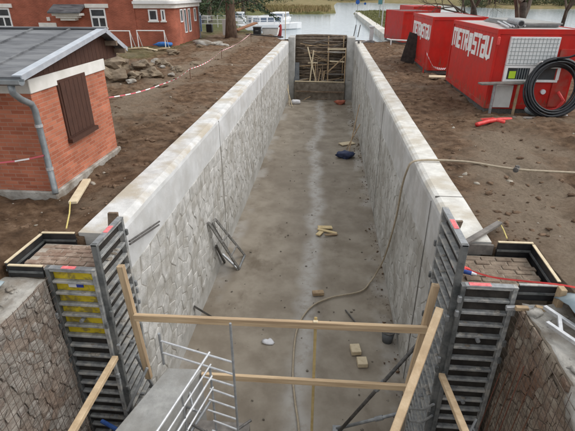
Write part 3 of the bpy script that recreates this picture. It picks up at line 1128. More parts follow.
def window(parent, x0, x1, z0, z1, y, lintel=True, split=True):
    f = MB()
    for a, b in (((x0, z0), (x0 + .10, z1)), ((x1 - .10, z0), (x1, z1)), ((x0 + .10, z0), (x1 - .10, z0 + .09)), ((x0 + .10, z1 - .09), (x1 - .10, z1))):
        f.bb((a[0], y - .05, a[1]), (b[0], y + .02, b[1]))
    zm = lerp(z0, z1, .56)
    if split:
        f.bb((x0 + .10, y - .047, zm - .07), (x1 - .10, y + .02, zm + .07))
        f.bb(((x0 + x1) / 2 - .05, y - .044, z0 + .09), ((x0 + x1) / 2 + .05, y + .02, zm - .07))
    w = f.build('window', WHITEPT, parent)
    MB().bb((x0 + .09, y - .012, z0 + .08), (x1 - .09, y + .01, z1 - .08)).build('pane', GLASS, w)
    if lintel:
        MB().bb((x0 - .28, y - .09, z1 + .04), (x1 + .28, y + .02, z1 + .30)).build('lintel', WHITEP, w)
    MB().bb((x0 - .06, y - .12, z0 - .09), (x1 + .06, y + .02, z0)).build('sill', WHITEP, w)


window(hb, -17.25, -16.1, 1.2, 2.48, 34.0)
for xa in (-24.5, -28.5, -33):
    window(hb, xa, xa + 1.15, 1.2, 2.48, 34.0)
for xa in (-17.25, -21, -24.5, -28.5, -33):
    window(hb, xa, xa + 1.15, 4.3, 6.0, 34.0)
pr2 = MB()
pr2.prism([(-19.9, 34.0, 2.75), (-19.9, 33.0, 2.28), (-19.9, 33.0, 2.18), (-19.9, 34.0, 2.6)], (2.35, 0, 0))
porch = pr2.build('porch_roof', ROOF, hb)
for k, (a, b) in enumerate(((-19.75, -17.7), (-19.55, -17.95), (-19.3, -18.2))):
    MB().bb((a, 33.25 + .12 * k, 2.02 - .16 * k), (b, 33.98, 2.17 - .16 * k)).build('corbel', WHITEP, porch)
MB().bb((-21.3, 33.93, 1.25), (-19.95, 34.02, 1.52)).build('lintel', WHITEP, hb)
MB().bb((-20.6, 33.93, 1.65), (-20.35, 34.02, 1.9)).build('lintel', WHITEP, hb)
# annexe with white cornice and rounded corner
ha = thing('brick_annexe', 'red brick annexe with white cornice band right of the brick house', 'house', (-12.5, 36.5, 0))
poly = [(-13.949, 34.05), (-11.75, 34.05)]
for k in range(1, 8):
    a = R(-90 + 90 * k / 8)
    poly.append((-11.75 + .6 * math.cos(a), 34.65 + .6 * math.sin(a)))
poly += [(-11.15, 34.65), (-11.15, 40.7), (-13.949, 40.7)]
MB().prism([(x, y, -.5) for x, y in poly], (0, 0, 3.0)).build('wall', BRICK2, ha)
cx0, cy0 = -12.55, 37.3


def grow(p, d):
    return (p[0] + (d if p[0] > -13.9 else 0) * (1 if p[0] > cx0 else 0), p[1] + (d if p[1] > cy0 else -d))


MB().prism([(*grow(p, .14), 2.50) for p in poly], (0, 0, .28)).build('cornice', WHITEP, ha)
MB().prism([(*grow(p, .30), 2.785) for p in poly], (0, 0, .16)).build('cornice', WHITEPT, ha)
MB().prism([(*grow(p, .05), 2.95) for p in poly], (0, 0, 1.6)).build('upper_wall', WHITEP, ha)
window(ha, -12.95, -12.28, 1.68, 2.42, 34.05, False, False)
window(ha, -12.05 + .02, -11.38 - .35, 1.68, 2.42, 34.05, False, False)
for ya, z0, z1 in ((35.6, 1.5, 2.4), (36.5, .7, 2.4), (37.6, .7, 2.4), (39.3, 1.4, 2.4)):
    f = MB()
    f.bb((-11.17, ya, z0), (-11.10, ya + .09, z1)).bb((-11.17, ya + .55, z0), (-11.10, ya + .64, z1))
    f.bb((-11.17, ya + .09, z0), (-11.10, ya + .55, z0 + .08)).bb((-11.17, ya + .09, z1 - .08), (-11.10, ya + .55, z1))
    w = f.build('window', WHITEPT, ha)
    MB().bb((-11.16, ya + .08, z0 + .07), (-11.13, ya + .56, z1 - .07)).build('pane', GLASS, w)
MB().tube((-11.02, 40.4, 0), (-11.02, 40.4, 2.5), .06).build('downpipe', PIPEG, ha)

for xa, xb, yy, lb in ((-13.40, -11.45, 32.6, 'white pipe frame standing before the red annexe'), (-15.7, -13.75, 32.2, 'white pipe frame half hidden by the shed roof edge')):
    t = thing('pipe_frame', lb, 'frame', ((xa + xb) / 2, yy, 0), 'white pipe frames before the brick house')
    for x in (xa, xb):
        MB().tube((x, yy, -.1), (x, yy, 1.12), .035).build('post', WHITEPT, t)
        MB().tube((x, yy + .75, -.1), (x, yy + .03, 1.05), .025).build('rear_stay', WHITEPT, t)
    MB().tube((xa - .03, yy, 1.12), (xb + .03, yy, 1.12), .035).build('crossbar', WHITEPT, t)
o = MB().blob((-11.9, 33.4, .15), .55, 5, 2, (1.3, .5, .35), .3).build('blue_tarpaulin', mat('blue_tarp', (.03, .13, .40), (.06, .20, .50), 4), None, smooth=True)
tag(o, 'bright blue tarpaulin heap at the annexe wall foot', 'tarpaulin')
rnd = random.Random(21)
for k in range(7):
    x, y = -13.6 + k * .42 + rnd.uniform(-.2, .2), 31.0 + rnd.uniform(-.4, .6)
    o = MB().bar((x, y, .06 + .05 * k % .2), (x + rnd.uniform(.7, 1.1), y + rnd.uniform(-.5, .5), .08 + .06 * (k % 3)), .16, .05).build('loose_board', PALEW if k % 2 else PINEO, None)
    tag(o, 'short pale board dropped on the grass before the annexe', 'board', 'boards scattered before the annexe')
t = thing('pallet_stack', 'pile of broken pallet boards behind the shed roof end', 'pallets', (-12.6, 25.5, 0))
for k in range(9):
    x, y = -13.1 + rnd.uniform(-.5, .9), 25.3 + rnd.uniform(-.6, .6)
    MB().bar((x, y, .12 + .05 * k), (x + rnd.uniform(.5, 1.2), y + rnd.uniform(-.5, .5), .15 + .05 * k + rnd.uniform(0, .25)), .10, .03).build('board', (PINEO, PALEW, OLDW)[k % 3], t)

# ------------------------------------------------------------------ boulders and rubble on the left bank
BO = [(-9.2, 18.9, .75, 'largest buff boulder behind the shed corner', 2), (-8.35, 19.3, .40, 'round grey boulder in the heap behind the shed', 5),
      (-7.75, 19.9, .52, 'buff boulder at the lock end of the heap', 8), (-9.7, 20.6, .80, 'high buff boulder at the back of the heap', 11),
      (-8.6, 21.0, .62, 'lumpy brown boulder on top of the heap', 14), (-8.0, 22.4, .42, 'dark flat boulder behind the heap', 17),
      (-10.7, 19.7, .7, 'buff boulder half hidden by the shed wall', 20), (-9.9, 29.4, .45, 'single brown boulder on the mud near the annexe', 23),
      (-9.35, 33.6, .30, 'pale rounded stone near the annexe corner', 26), (-7.1, 21.6, .26, 'small grey stone on the mud beside the heap', 29)]
for x, y, r, lb, sd in BO:
    o = MB().blob((x, y, land_z(x, y) + r * .16), r * .66, sd, 3, (1.2, 1.0, .75), .55).build('boulder', ROCK, None)
    tag(o, lb, 'boulder')
rnd = random.Random(31)
for k in range(26):
    x, y = rnd.uniform(-11.5, -6.8), rnd.uniform(18.2, 24)
    r = rnd.uniform(.10, .26)
    o = MB().blob((x, y, land_z(x, y) + r * .25), r, k + 50, 2, (1.2, 1, .65), .5).build('rubble_stone', ROCK if k % 3 else RUBC, None)
    tag(o, 'small broken stone in the rubble behind the shed', 'stone', 'small stones in the rubble heap')
for k, (x, y, r) in enumerate(((-9.2, 35.0, .55), (-8.6, 36.0, .4), (-9.8, 36.3, .5), (-8.0, 35.2, .35))):
    o = MB().blob((x, y, land_z(x, y) + .1), r, k + 90, 2, (1.5, 1, .4), .4).build('gravel_heap', RUBC, None, smooth=True)
    tag(o, 'low grey gravel heap beside the annexe corner', 'heap', 'gravel heaps by the annexe')

# ------------------------------------------------------------------ barrier tape
def tape(name, pts, w, label, seg=.25):
    P = [Vector(p) for p in pts]
    out = []
    for a, b in zip(P, P[1:]):
        n = max(2, int((b - a).length / seg))
        for i in range(n):
            t_ = i / n
            p = a.lerp(b, t_)
            p.z -= .14 * math.sin(math.pi * t_) * min(1, (b - a).length / 6)
            out.append(p)
    out.append(P[-1])
    mb = MB()
    for i, (a, b) in enumerate(zip(out, out[1:])):
        d = (b - a).normalized()
        s = Vector((0, 0, 1))
        tw = .6 * math.sin(i * .23)
        s = (Matrix.Rotation(tw, 3, d) @ s).normalized() * w / 2
        n_ = d.cross(s).normalized() * .0015
        vs = [a - s - n_, b - s - n_, b + s - n_, a + s - n_, a - s + n_, b - s + n_, b + s + n_, a + s + n_]
        mb.add(vs, [(0, 1, 2, 3), (7, 6, 5, 4), (0, 4, 5, 1), (3, 2, 6, 7)], i % 2)
    o = mb.build(name, [TAPER, TAPEW], None, world_at=P[0])
    tag(o, label, 'tape')


tape('barrier_tape', [(-5.6, 10.25, .75), (-7.0, 14.0, .42), (-6.15, 16.8, .38), (-6.12, 20.2, .42), (-6.2, 27.0, .45), (-6.35, 38.6, .55)], .034, 'red and white barrier tape running along the left bank to the boats')
tape('barrier_tape', [(-5.03, 7.27, .80), (-5.86, 7.2, .66), (-9.5, 6.9, .8)], .028, 'red and white barrier tape tied to the shed downpipe')
for k, (x, y, h) in enumerate(((-7.0, 14.0, .45), (-6.12, 20.2, .46), (-6.2, 27.0, .5), (-6.35, 38.6, .6))):
    o = MB().tube((x, y, -.3), (x, y, h), .018, 6).build('tape_stake', RUST, None)
    tag(o, 'thin rusty stake holding up the barrier tape', 'stake', 'stakes of the barrier tape')

# ------------------------------------------------------------------ left background: conifer, fence, park, boats
def conifer(name, label, x, y, r, zlow, ztop, reach, nb, seed, base_z=0.0):
    rnd = random.Random(seed)
    t = thing(name, label, 'tree', (x, y, base_z))
    n = 8
    MB().path([(x + .04 * math.sin(k), y + .04 * math.cos(2 * k), base_z - .3 + (ztop + .3) * k / n) for k in range(n + 1)],
              [max(.04, r * (1.25 if k == 0 else 1) * (1 - .92 * k / n)) for k in range(n + 1)], 12).build('trunk', BARK, t, smooth=True)
    br = MB()
    nd = MB()
    for k in range(nb):
        f = (k + rnd.random()) / nb
        zz = base_z + zlow + (ztop - zlow) * f ** 1.1
        ln = reach * (1 - f) ** .75 * rnd.uniform(.75, 1.1) + .3
        a = k * 2.4 + rnd.uniform(-.3, .3)
        d = Vector((math.cos(a), math.sin(a), 0))
        p0 = Vector((x, y, zz))
        pts = [p0, p0 + d * ln * .35 + Vector((0, 0, .10 * ln)), p0 + d * ln * .7 + Vector((0, 0, -.02 * ln)), p0 + d * ln + Vector((0, 0, -.22 * ln))]
        br.path(pts, [.05 * r / .47 + .02, .045, .03, .012], 5)
        side = d.cross(Vector((0, 0, 1)))
        for j in range(int(26 + 20 * ln)):
            u = rnd.uniform(.15, 1.0)
            i = min(2, int(u * 3))
            c = pts[i].lerp(pts[i + 1], u * 3 - i)
            sp_ = rnd.uniform(-1, 1) * (.22 + .5 * (1 - u)) * ln * .34
            c = c + side * sp_ + Vector((0, 0, -abs(sp_) * .35 - rnd.uniform(0, .22)))
            q = (d * rnd.uniform(.2, 1) + side * rnd.uniform(-1, 1) + Vector((0, 0, rnd.uniform(-.9, .1)))).normalized()
            w = q.cross(Vector((rnd.uniform(-1, 1), rnd.uniform(-1, 1), rnd.uniform(-1, 1)))).normalized() * rnd.uniform(.03, .07)
            l = rnd.uniform(.18, .42)
            nd.add([c - w, c + q * l * .5 - w * 1.2, c + q * l, c + q * l * .5 + w * 1.2], [(0, 1, 2, 3)])
    br.build('branches', BARKD, t)
    nd.build('crown', NEEDLE, t)


conifer('spruce_tree', 'thick trunked conifer with drooping branches beside the annexe', -8.45, 40.9, .46, 2.5, 15, 4.2, 60, 3)
conifer('spruce_tree', 'dark conifer behind the white fence, left of the boats', -16.5, 66, .35, 1.2, 13, 4.5, 46, 5)
conifer('spruce_tree', 'dark conifer at the water edge behind the boats', -15.0, 84, .35, 1.0, 14, 4.8, 46, 6)
conifer('spruce_tree', 'dark conifer behind the annexe corner', -22, 62, .35, 1.0, 13, 4.5, 46, 8)

fe = thing('white_fence', 'long white mesh fence on the bank behind the conifer', 'fence', (-13, 56, 0))
for k in range(13):
    x = -22 + k * 1.15
    y = 54 + .1 * k
    MB().bb((x - .035, y - .035, -.2), (x + .035, y + .035, 1.25)).build('post', WHITEPT, fe)
for zz in (.35, .8, 1.2):
    MB().bar((-22, 54, zz), (-8.2, 55.2, zz), .04, .06).build('rail', WHITEPT, fe)
pn = MB()
for k in range(90):
    x = -22 + k * 13.8 / 90
    pn.bb((x - .01, 54 + .087 * (x + 22) - .012, .3), (x + .01, 54 + .087 * (x + 22) + .012, 1.2))
stuff(pn.build('fence_bars', WHITEPT, fe))
o = MB().bb((-9.75, 43.5, 0), (-9.2, 43.6, 1.35)).build('notice_board', WHITEPT, None, .01, world_at=(-9.5, 43.5, 0))
tag(o, 'white upright board standing left of the conifer trunk', 'board')
t = thing('small_car', 'distant pale car parked on the grass behind the fence', 'car', (-17.5, 62, 0))
MB().prism([(-19.6, 61.3, .3), (-15.6, 61.3, .3), (-15.6, 61.3, .85), (-16.5, 61.3, .95), (-17.2, 61.3, 1.42), (-18.7, 61.3, 1.42), (-19.5, 61.3, .95)], (0, 1.6, 0)).build('body', GALVD, t, .05)
MB().prism([(-18.65, 61.28, 1.0), (-16.75, 61.28, 1.0), (-17.25, 61.28, 1.34), (-18.6, 61.28, 1.34)], (0, 1.64, 0)).build('window', GLASS, t)
for xx in (-18.8, -16.4):
    MB().tube((xx, 61.25, .32), (xx, 61.5, .32), .32, 14).build('wheel', BLACKH, t)
o = MB().bb((-12.2, 47, 0), (-11.6, 47.5, .75)).build('litter_bin', BLACKH, None, .05, world_at=(-11.9, 47.2, 0))
tag(o, 'dark bin on the grass right of the annexe', 'bin')
o = MB().bb((-13.9, 48, 0), (-12.9, 48.1, 1.5)).build('notice_stand', mat('blue_notice', (.10, .17, .33), (.15, .22, .40), 4), None, world_at=(-13.4, 48, 0))
tag(o, 'blue notice stand beside the annexe corner', 'notice')
o = MB().bar((-9.3, 47.6, .15), (-7.6, 49.6, .75), .6, .14).build('gangway', mat('rust_brown_board', (.24, .11, .06), (.34, .17, .09), 3), None, .02, world_at=(-8.5, 48.5, 0))
tag(o, 'rust brown gangway sloping on the left bank before the boats', 'gangway')
t = thing('equipment_crate', 'black equipment crate at the end of the barrier tape', 'crate', (-6.5, 44.5, 0))
MB().bb((-7.05, 44.2, -.05), (-6.35, 44.8, .62)).build('box', BLACKH, t, .03)
MB().bb((-7.09, 44.16, .62), (-6.31, 44.84, .70)).build('lid', DARKST, t, .02)
MB().bb((-6.82, 44.10, .34), (-6.56, 44.18, .39)).build('handle', GALVD, t)
t = thing('white_tank', 'low white tank on the bank below the boats', 'tank', (-5.4, 45.2, 0))
MB().prism([(-6.25, 45.0, -.1), (-4.9, 45.0, -.1), (-4.75, 45.0, .55), (-6.35, 45.0, .55)], (0, 1.0, 0)).build('body', WHITEP, t, .04)
MB().bb((-6.3, 44.98, .50), (-4.8, 46.02, .57)).build('rim', GALVD, t)
o = MB().path([(-4.95, 47.5, -.5), (-4.9, 47.5, .25), (-4.85, 47.5, .6), (-4.8, 47.5, .75)], [.2, .2, .14, .05], 10).build('mooring_buoy', mat('dark_red', (.28, .03, .03), (.36, .05, .05), 6), None, smooth=True)
tag(o, 'dark red buoy standing at the water edge by the boats', 'buoy')
o = MB().tube((-4.4, 47.8, -1), (-4.35, 47.8, 1.9), .04).build('mooring_pole', PALEW, None)
tag(o, 'slim pale mooring pole beside the dark red buoy', 'pole')


def boat(name, label, x, y, ln, w, ang, cabin, seed):
    t = thing(name, label, 'boat', (x, y, WZ), 'moored boats')
    rot = Matrix.Rotation(ang, 3, 'Z')
    o = Vector((x, y, WZ))

    def T(p):
        return o + rot @ Vector(p)
    prof = [(-.5, .92), (-.3, 1), (0, 1), (.25, .85), (.4, .5), (.5, .04)]
    V, F = [], []
    for (f, ww) in prof:
        sh = .18 * max(0, f) * 2
        for sx, zz, k in ((-1, .62 + sh, 1), (-1, .1, .9), (-1, -.2, .55), (1, -.2, .55), (1, .1, .9), (1, .62 + sh, 1)):
            V.append(T((sx * w / 2 * ww * k, f * ln, zz)))
    for j in range(len(prof) - 1):
        for k in range(6):
            k2 = (k + 1) % 6
            F.append((j * 6 + k, j * 6 + k2, (j + 1) * 6 + k2, (j + 1) * 6 + k))
    F.append((0, 1, 2, 3, 4, 5))
    F.append(tuple(range(len(V) - 6, len(V))))
    MB().add(V, F).build('hull', BOATW, t)
    mb = MB()
    c0, c1, ch = cabin
    mb.prism([T((-w * .36, c0 * ln, .63)), T((-w * .36, c1 * ln, .63)), T((-w * .36, (c1 - .07) * ln, .63 + ch)), T((-w * .36, (c0 + .02) * ln, .63 + ch))], rot @ Vector((w * .72, 0, 0)))
    cb_ = mb.build('cabin', BOATW, t)
    for s in (-1, 1):
        for k in range(4):
            a = lerp(c0 + .035, c1 - .06, k / 4) * ln
            b = a + (c1 - c0 - .12) * ln / 4 - .12
            MB().prism([T((s * w * .362, a, .63 + ch * .35)), T((s * w * .362, b, .63 + ch * .35)), T((s * w * .362, b, .63 + ch * .82)), T((s * w * .362, a, .63 + ch * .82))], rot @ Vector((s * .01, 0, 0))).build('window', BOATG, cb_)
    MB().prism([T((-w * .37, (c1 - .035) * ln + .02, .63 + ch * .35)), T((w * .37, (c1 - .035) * ln + .02, .63 + ch * .35)), T((w * .34, (c1 - .06) * ln + .02, .63 + ch * .85)), T((-w * .34, (c1 - .06) * ln + .02, .63 + ch * .85))], rot @ Vector((0, .02, 0))).build('windscreen', BOATG, cb_)
    # end window seen from the lock
    MB().prism([T((-w * .28, c0 * ln - .02, .63 + ch * .3)), T((w * .28, c0 * ln - .02, .63 + ch * .3)), T((w * .28, (c0 + .012) * ln - .02, .63 + ch * .8)), T((-w * .28, (c0 + .012) * ln - .02, .63 + ch * .8))], rot @ Vector((0, .015, 0))).build('window', BOATG, cb_)
    rp = [T((s * w * .47, f * ln, .62)) for s in (-1, 1) for f in (-.3, 0, .25)]
    r_ = MB()
    for p in rp:
        r_.tube(p, p + Vector((0, 0, .5)), .02, 5)
    for s in (0, 3):
        r_.path([rp[s + k] + Vector((0, 0, .5)) for k in range(3)], .02, 5)
    r_.build('handrail', GALV, t)
    return t


boat('cabin_boat', 'white cabin boat moored nearest the bank with a row of dark windows', -7.4, 60.5, 8.5, 2.6, R(-62), (-.34, .2, .95), 1)
boat('cabin_boat', 'white cabin boat moored farther out near the reeds', -7.6, 75.5, 10.5, 2.9, R(-4), (-.35, .2, .9), 2)
boat('cabin_boat', 'small white boat moored at the bank behind the white fence', -13.6, 72.0, 7.0, 2.3, R(5), (-.25, .2, 1.0), 3)

# ------------------------------------------------------------------ reeds, far banks
def reeds(name, label, area, n, hmin, hmax, wd, mt, seed):
    rnd = random.Random(seed)
    mb = MB()
    c = 0
    tries = 0
    while c < n and tries < n * 12:
        tries += 1
        x, y = rnd.uniform(area[0], area[1]), rnd.uniform(area[2], area[3])
        if land_amount(x, y) < .1:
            continue
        z = land_z(x, y)
        h = rnd.uniform(hmin, hmax)
        a = rnd.uniform(0, math.pi)
        d = Vector((math.cos(a), math.sin(a), 0)) * wd
        l = Vector((rnd.uniform(-.25, .25), rnd.uniform(-.25, .25), h))
        p = Vector((x, y, z - .1))
        mb.add([p - d, p + d, p + l * .7 + d * .7, p + l, p + l * .7 - d * .7], [(0, 1, 2, 3, 4)])
        c += 1
    stuff(mb.build(name, mt, None), label, 'reeds')


reeds('reed_bed', 'yellow brown reeds along the far left shore', (-45, 0, 107, 135), 9000, .4, 1.1, .12, REED, 1)
reeds('spit_grass', 'tufted grass on the narrow spit right of the basin', (5.8, 14, 48, 118), 5000, .12, .4, .05, mat('tuft_grass', (.09, .11, .035), (.21, .19, .08), .5, 5, .95), 2)


def thicket(name, label, spots, n, mt, seed):
    rnd = random.Random(seed)
    mb = MB()
    for (x, y, r, h) in spots:
        z = max(land_z(x, y), WZ)
        for k in range(n):
            p = Vector((rnd.gauss(0, 1), rnd.gauss(0, 1), rnd.gauss(0, 1))).normalized() * rnd.uniform(.55, 1)
            c = Vector((x + p.x * r, y + p.y * r, z + h * .5 + p.z * h * .5))
            u = Vector((rnd.uniform(-1, 1), rnd.uniform(-1, 1), rnd.uniform(-.3, 1))).normalized() * rnd.uniform(.25, .7)
            w = u.cross(Vector((rnd.uniform(-1, 1), rnd.uniform(-1, 1), rnd.uniform(-1, 1)))).normalized() * rnd.uniform(.08, .25)
            mb.add([c - u - w * .3, c + w, c + u], [(0, 1, 2)])
    stuff(mb.build(name, mt, None), label, 'bushes')


rnd = random.Random(12)
thicket('far_thicket', 'low brown thicket along the far river bank', [(rnd.uniform(20, 130), 0, 0, 0) for _ in range(0)] +
        [(x := rnd.uniform(45, 135), 158 + rnd.uniform(0, 25), rnd.uniform(2, 4.5), rnd.uniform(2, 5)) for _ in range(70)] +
        [(rnd.uniform(-5, 45), 268 + rnd.uniform(0, 25), rnd.uniform(3, 6), rnd.uniform(3, 7)) for _ in range(40)], 240, SHRUB, 4)
thicket('park_thicket', 'dark shrubs in the park behind the white fence', [(rnd.uniform(-60, -20), rnd.uniform(72, 104), rnd.uniform(1.5, 3), rnd.uniform(2, 4.5)) for _ in range(34)] +
        [(rnd.uniform(-70, -14), rnd.uniform(128, 165), rnd.uniform(3, 5), rnd.uniform(3, 7)) for _ in range(40)], 240, SHRUB, 5)


def bare_tree(label, x, y, h, r, lean, seed, z0=None, depth=5, group=None):
    rnd = random.Random(seed)
    z0 = land_z(x, y) if z0 is None else z0
    t = thing('bare_tree', label, 'tree', (x, y, z0), group)
    tr, cr = MB(), MB()

    def grow(p, d, ln, rad, lv):
        n = 3
        pts = [p]
        dd = d.copy()
        for k in range(n):
            dd = (dd + Vector((rnd.uniform(-.18, .18), rnd.uniform(-.18, .18), rnd.uniform(-.05, .14)))).normalized()
            pts.append(pts[-1] + dd * ln / n)
        rs = [rad * (1 - .35 * k / n) for k in range(n + 1)]
        (tr if lv == 0 else cr).path(pts, rs, 9 if lv == 0 else (6 if lv < 3 else 3), cap=False)
        if lv >= depth:
            return
        m = 3 if lv < 3 else 4
        for k in range(m):
            u = rnd.uniform(.45, 1.0) if k else 1.0
            i = min(n - 1, int(u * n))
            q = pts[i].lerp(pts[i + 1], u * n - i)
            az = rnd.uniform(0, 2 * math.pi)
            sp_ = rnd.uniform(.35, .95)
            a = dd.orthogonal().normalized()
            b = dd.cross(a)
            nd = (dd * math.cos(sp_) + (a * math.cos(az) + b * math.sin(az)) * math.sin(sp_)).normalized()
            grow(q, nd, ln * rnd.uniform(.6, .8), rad * rnd.uniform(.42, .6), lv + 1)
    grow(Vector((x, y, z0 - .3)), Vector((lean[0], lean[1], 1)).normalized(), h * .38, r, 0)
    tr.build('trunk', BARKD, t, smooth=True)
    cr.build('crown', TWIG, t)


bare_tree('thick leaning bare tree behind the nearest red container', 9.6, 25.5, 9, .25, (.12, -.05), 3)
bare_tree('bare forked tree above the second red container', 10.6, 36.0, 8, .22, (.05, .1), 7)
bare_tree('slim bare tree on the bank between the red containers', 12.3, 44.0, 7.5, .16, (-.1, .05), 9)
bare_tree('slim bare tree at the right frame edge by the water', 13.6, 30.0, 7.5, .15, (.12, .1), 13)
rnd = random.Random(77)
for k in range(14):
    bare_tree('bare tree standing on the far river bank', rnd.uniform(45, 130), 162 + rnd.uniform(0, 20), rnd.uniform(8, 12), .25, (rnd.uniform(-.1, .1), 0), 100 + k, depth=4, group='bare trees on the far bank')

# ------------------------------------------------------------------ spit edge and signs
sp_edge = thing('quay_edge', 'pale concrete quay edge along the spit right of the basin', 'quay', (5.3, 70, WZ))
for k in range(20):
    ya = 42.5 + k * 3.0
    MB().bb((5.05, ya + .02, -1.3), (6.05, ya + 2.98, .06)).build('quay_block', COPINGR, sp_edge, .03)
for x, y, h, m_, nm, lb in ((4.75, 88, 2.6, SIGNB, 'round', 'round blue sign standing at the spit'), (7.7, 78, 2.6, SIGNG, 'sq', 'teal sign on a post on the spit')):
    t = thing('river_sign', lb, 'sign', (x, y, -.6))
    MB().tube((x, y, -1.2), (x, y, h), .04).build('post', GALVD, t)
    if nm == 'round':
        MB().tube((x, y - .05, h - .45), (x, y - .08, h - .45), .36, 20).build('sign_plate', m_, t)
        MB().tube((x + 1.3, y - .05, h - .7), (x + 1.3, y - .08, h - .7), .2, 16).build('sign_plate', m_, t)
        MB().tube((x, y, h - .6), (x + 1.3, y, h - .7), .03).build('arm', GALVD, t)
    else:
        MB().bb((x - .32, y - .08, h - .62), (x + .32, y - .05, h)).build('sign_plate', m_, t)
t = thing('lamp_post', 'slim grey lamp post on the grass spit', 'lamp post', (5.9, 56, 0))
MB().tube((5.9, 56, -.2), (5.9, 56, 6), .06).build('post', GALV, t)
MB().path([(5.9, 56, 5.95), (5.7, 56, 6.15), (5.2, 56, 6.2)], .04).build('arm', GALV, t)

# ------------------------------------------------------------------ red containers
LET = {  # strokes on a 0..1 x 0..1 cell
    'M': [[(0, 0), (0, 1), (.5, 1), (.5, .1)], [(.5, 1), (1, 1), (1, 0)]],
    'E': [[(1, 0), (0, 0), (0, 1), (1, 1)], [(0, .52), (.85, .52)]],
    'T': [[(0, 1), (1, 1)], [(.5, 1), (.5, 0)]],
    'R': [[(0, 0), (0, 1), (.95, 1), (.95, .5), (0, .5)], [(.45, .5), (1, 0)]],
    'O': [[(.1, .1), (.1, .9), (.9, .9), (.9, .1), (.1, .1)], [(.5, -.25), (.5, .65)]],
    'S': [[(1, 1), (0, 1), (0, .52), (1, .52), (1, 0), (0, 0)]],
    'A': [[(0, .95), (1, 1), (1, 0), (0, 0), (0, .5), (1, .5)]],
    'V': [[(0, 1), (0, .12), (.45, 0), (.95, .1), (1, 1)]],
}


def lettering(parent, word, X, ya, yb, z0, z1):
    """white letters on a face looking to -X; text runs from ya (far) to yb (near)"""
    wid = {'M': 1.55, 'O': 1.05, 'E': .9, 'T': .92, 'V': 1.05}
    tot = sum(wid.get(c, 1.0) for c in word)
    step = (yb - ya) / tot
    hgt = z1 - z0
    th = abs(step) * .25
    lt = MB()
    q = 0
    y0 = ya
    for ch in word:
        w_ = wid.get(ch, 1.0) * step
        wl = w_ - step * .36
        for st in LET[ch]:
            pts = [Vector((X, y0 + step * .18 + wl * a, z0 + hgt * b)) for a, b in st]
            for a, b in zip(pts, pts[1:]):
                d = (b - a).normalized() * th * .48
                q += 1
                lt.bar(a - d, b + d, .012 + .0012 * (q % 7), th, up=(0, d.z, -d.y))
        y0 += w_
    return lt


def container(label, X, Y, W, L, H, ang=0.0, text=None, roof=CROOF):
    t = thing('site_container', label, 'container', (X, Y, 0), 'red site containers')
    Z = .06
    p = .08
    for x, y in ((X, Y), (X + W - p, Y), (X, Y + L - p), (X + W - p, Y + L - p)):
        MB().bb((x, y, Z), (x + p, y + p, H)).build('corner_post', RED, t, .006)
    # corrugated long sides and ends
    def corr(n, fn):
        mb = MB()
        V = []
        k = 0
        for i in range(n + 1):
            dpt = .0 if (i // 2) % 2 else .005
            V.append((i / n, dpt))
        vs = []
        for u, d in V:
            vs.append(fn(u, d, Z + .12))
            vs.append(fn(u, d, H - .12))
        mb.add(vs, [(2 * i, 2 * i + 2, 2 * i + 3, 2 * i + 1) for i in range(n)])
        return mb
    n = int(L / .09)
    corr(n, lambda u, d, z: (X + .03 + d, Y + p + u * (L - 2 * p), z)).build('side_panel', RED, t)
    corr(n, lambda u, d, z: (X + W - .03 - d, Y + p + u * (L - 2 * p), z)).build('side_panel', RED, t)
    n = int(W / .09)
    corr(n, lambda u, d, z: (X + p + u * (W - 2 * p), Y + .03 + d, z)).build('end_panel', RED, t)
    corr(n, lambda u, d, z: (X + p + u * (W - 2 * p), Y + L - .03 - d, z)).build('end_panel', RED, t)
    for zz, m_ in ((Z, REDD), (H - .14, RED)):
        MB().bb((X + .006, Y + p, zz), (X + .085, Y + L - p, zz + .14)).build('side_rail', m_, t)
        MB().bb((X + W - .085, Y + p, zz), (X + W - .006, Y + L - p, zz + .14)).build('side_rail', m_, t)
        MB().bb((X + p, Y + .006, zz), (X + W - p, Y + .085, zz + .14)).build('end_rail', m_, t)
        MB().bb((X + p, Y + L - .085, zz), (X + W - p, Y + L - .006, zz + .14)).build('end_rail', m_, t)
    MB().bb((X + .07, Y + .07, H - .05), (X + W - .07, Y + L - .07, H - .015)).build('roof', roof, t)
    MB().bb((X + .05, Y + .05, -.12), (X + W - .05, Y + L - .05, Z + .05)).build('floor_frame', DARKST, t)
    if text:
        lettering(t, 'METROSTAV', X + .02, text[0], text[1], text[2], text[3]).build('lettering', LETW, t)
    t.rotation_euler = (0, 0, ang)
    return t


c1 = container('nearest red site container with white lettering and a shuttered window', 5.10, 15.12, 2.5, 5.5, 2.45, 0, (20.5, 15.5, 1.55, 2.13))
container('second red site container with white lettering behind the nearest one', 4.78, 23.2, 2.5, 5.6, 2.45, 0, (28.4, 23.5, 1.45, 2.0))
container('third red site container standing near the gate', 5.5, 37.4, 2.5, 4.4, 2.25, R(11), None, mat('dark_roof', (.10, .05, .05), (.18, .09, .08), 2))
container('red container roof showing behind the third container', 7.6, 46.0, 2.5, 6, 2.4, R(4), None, REDD)
#container('farthest red container, its roof just showing above the others', 11.4, 52.0, 2.5, 6, 2.9, R(2), None, REDD)

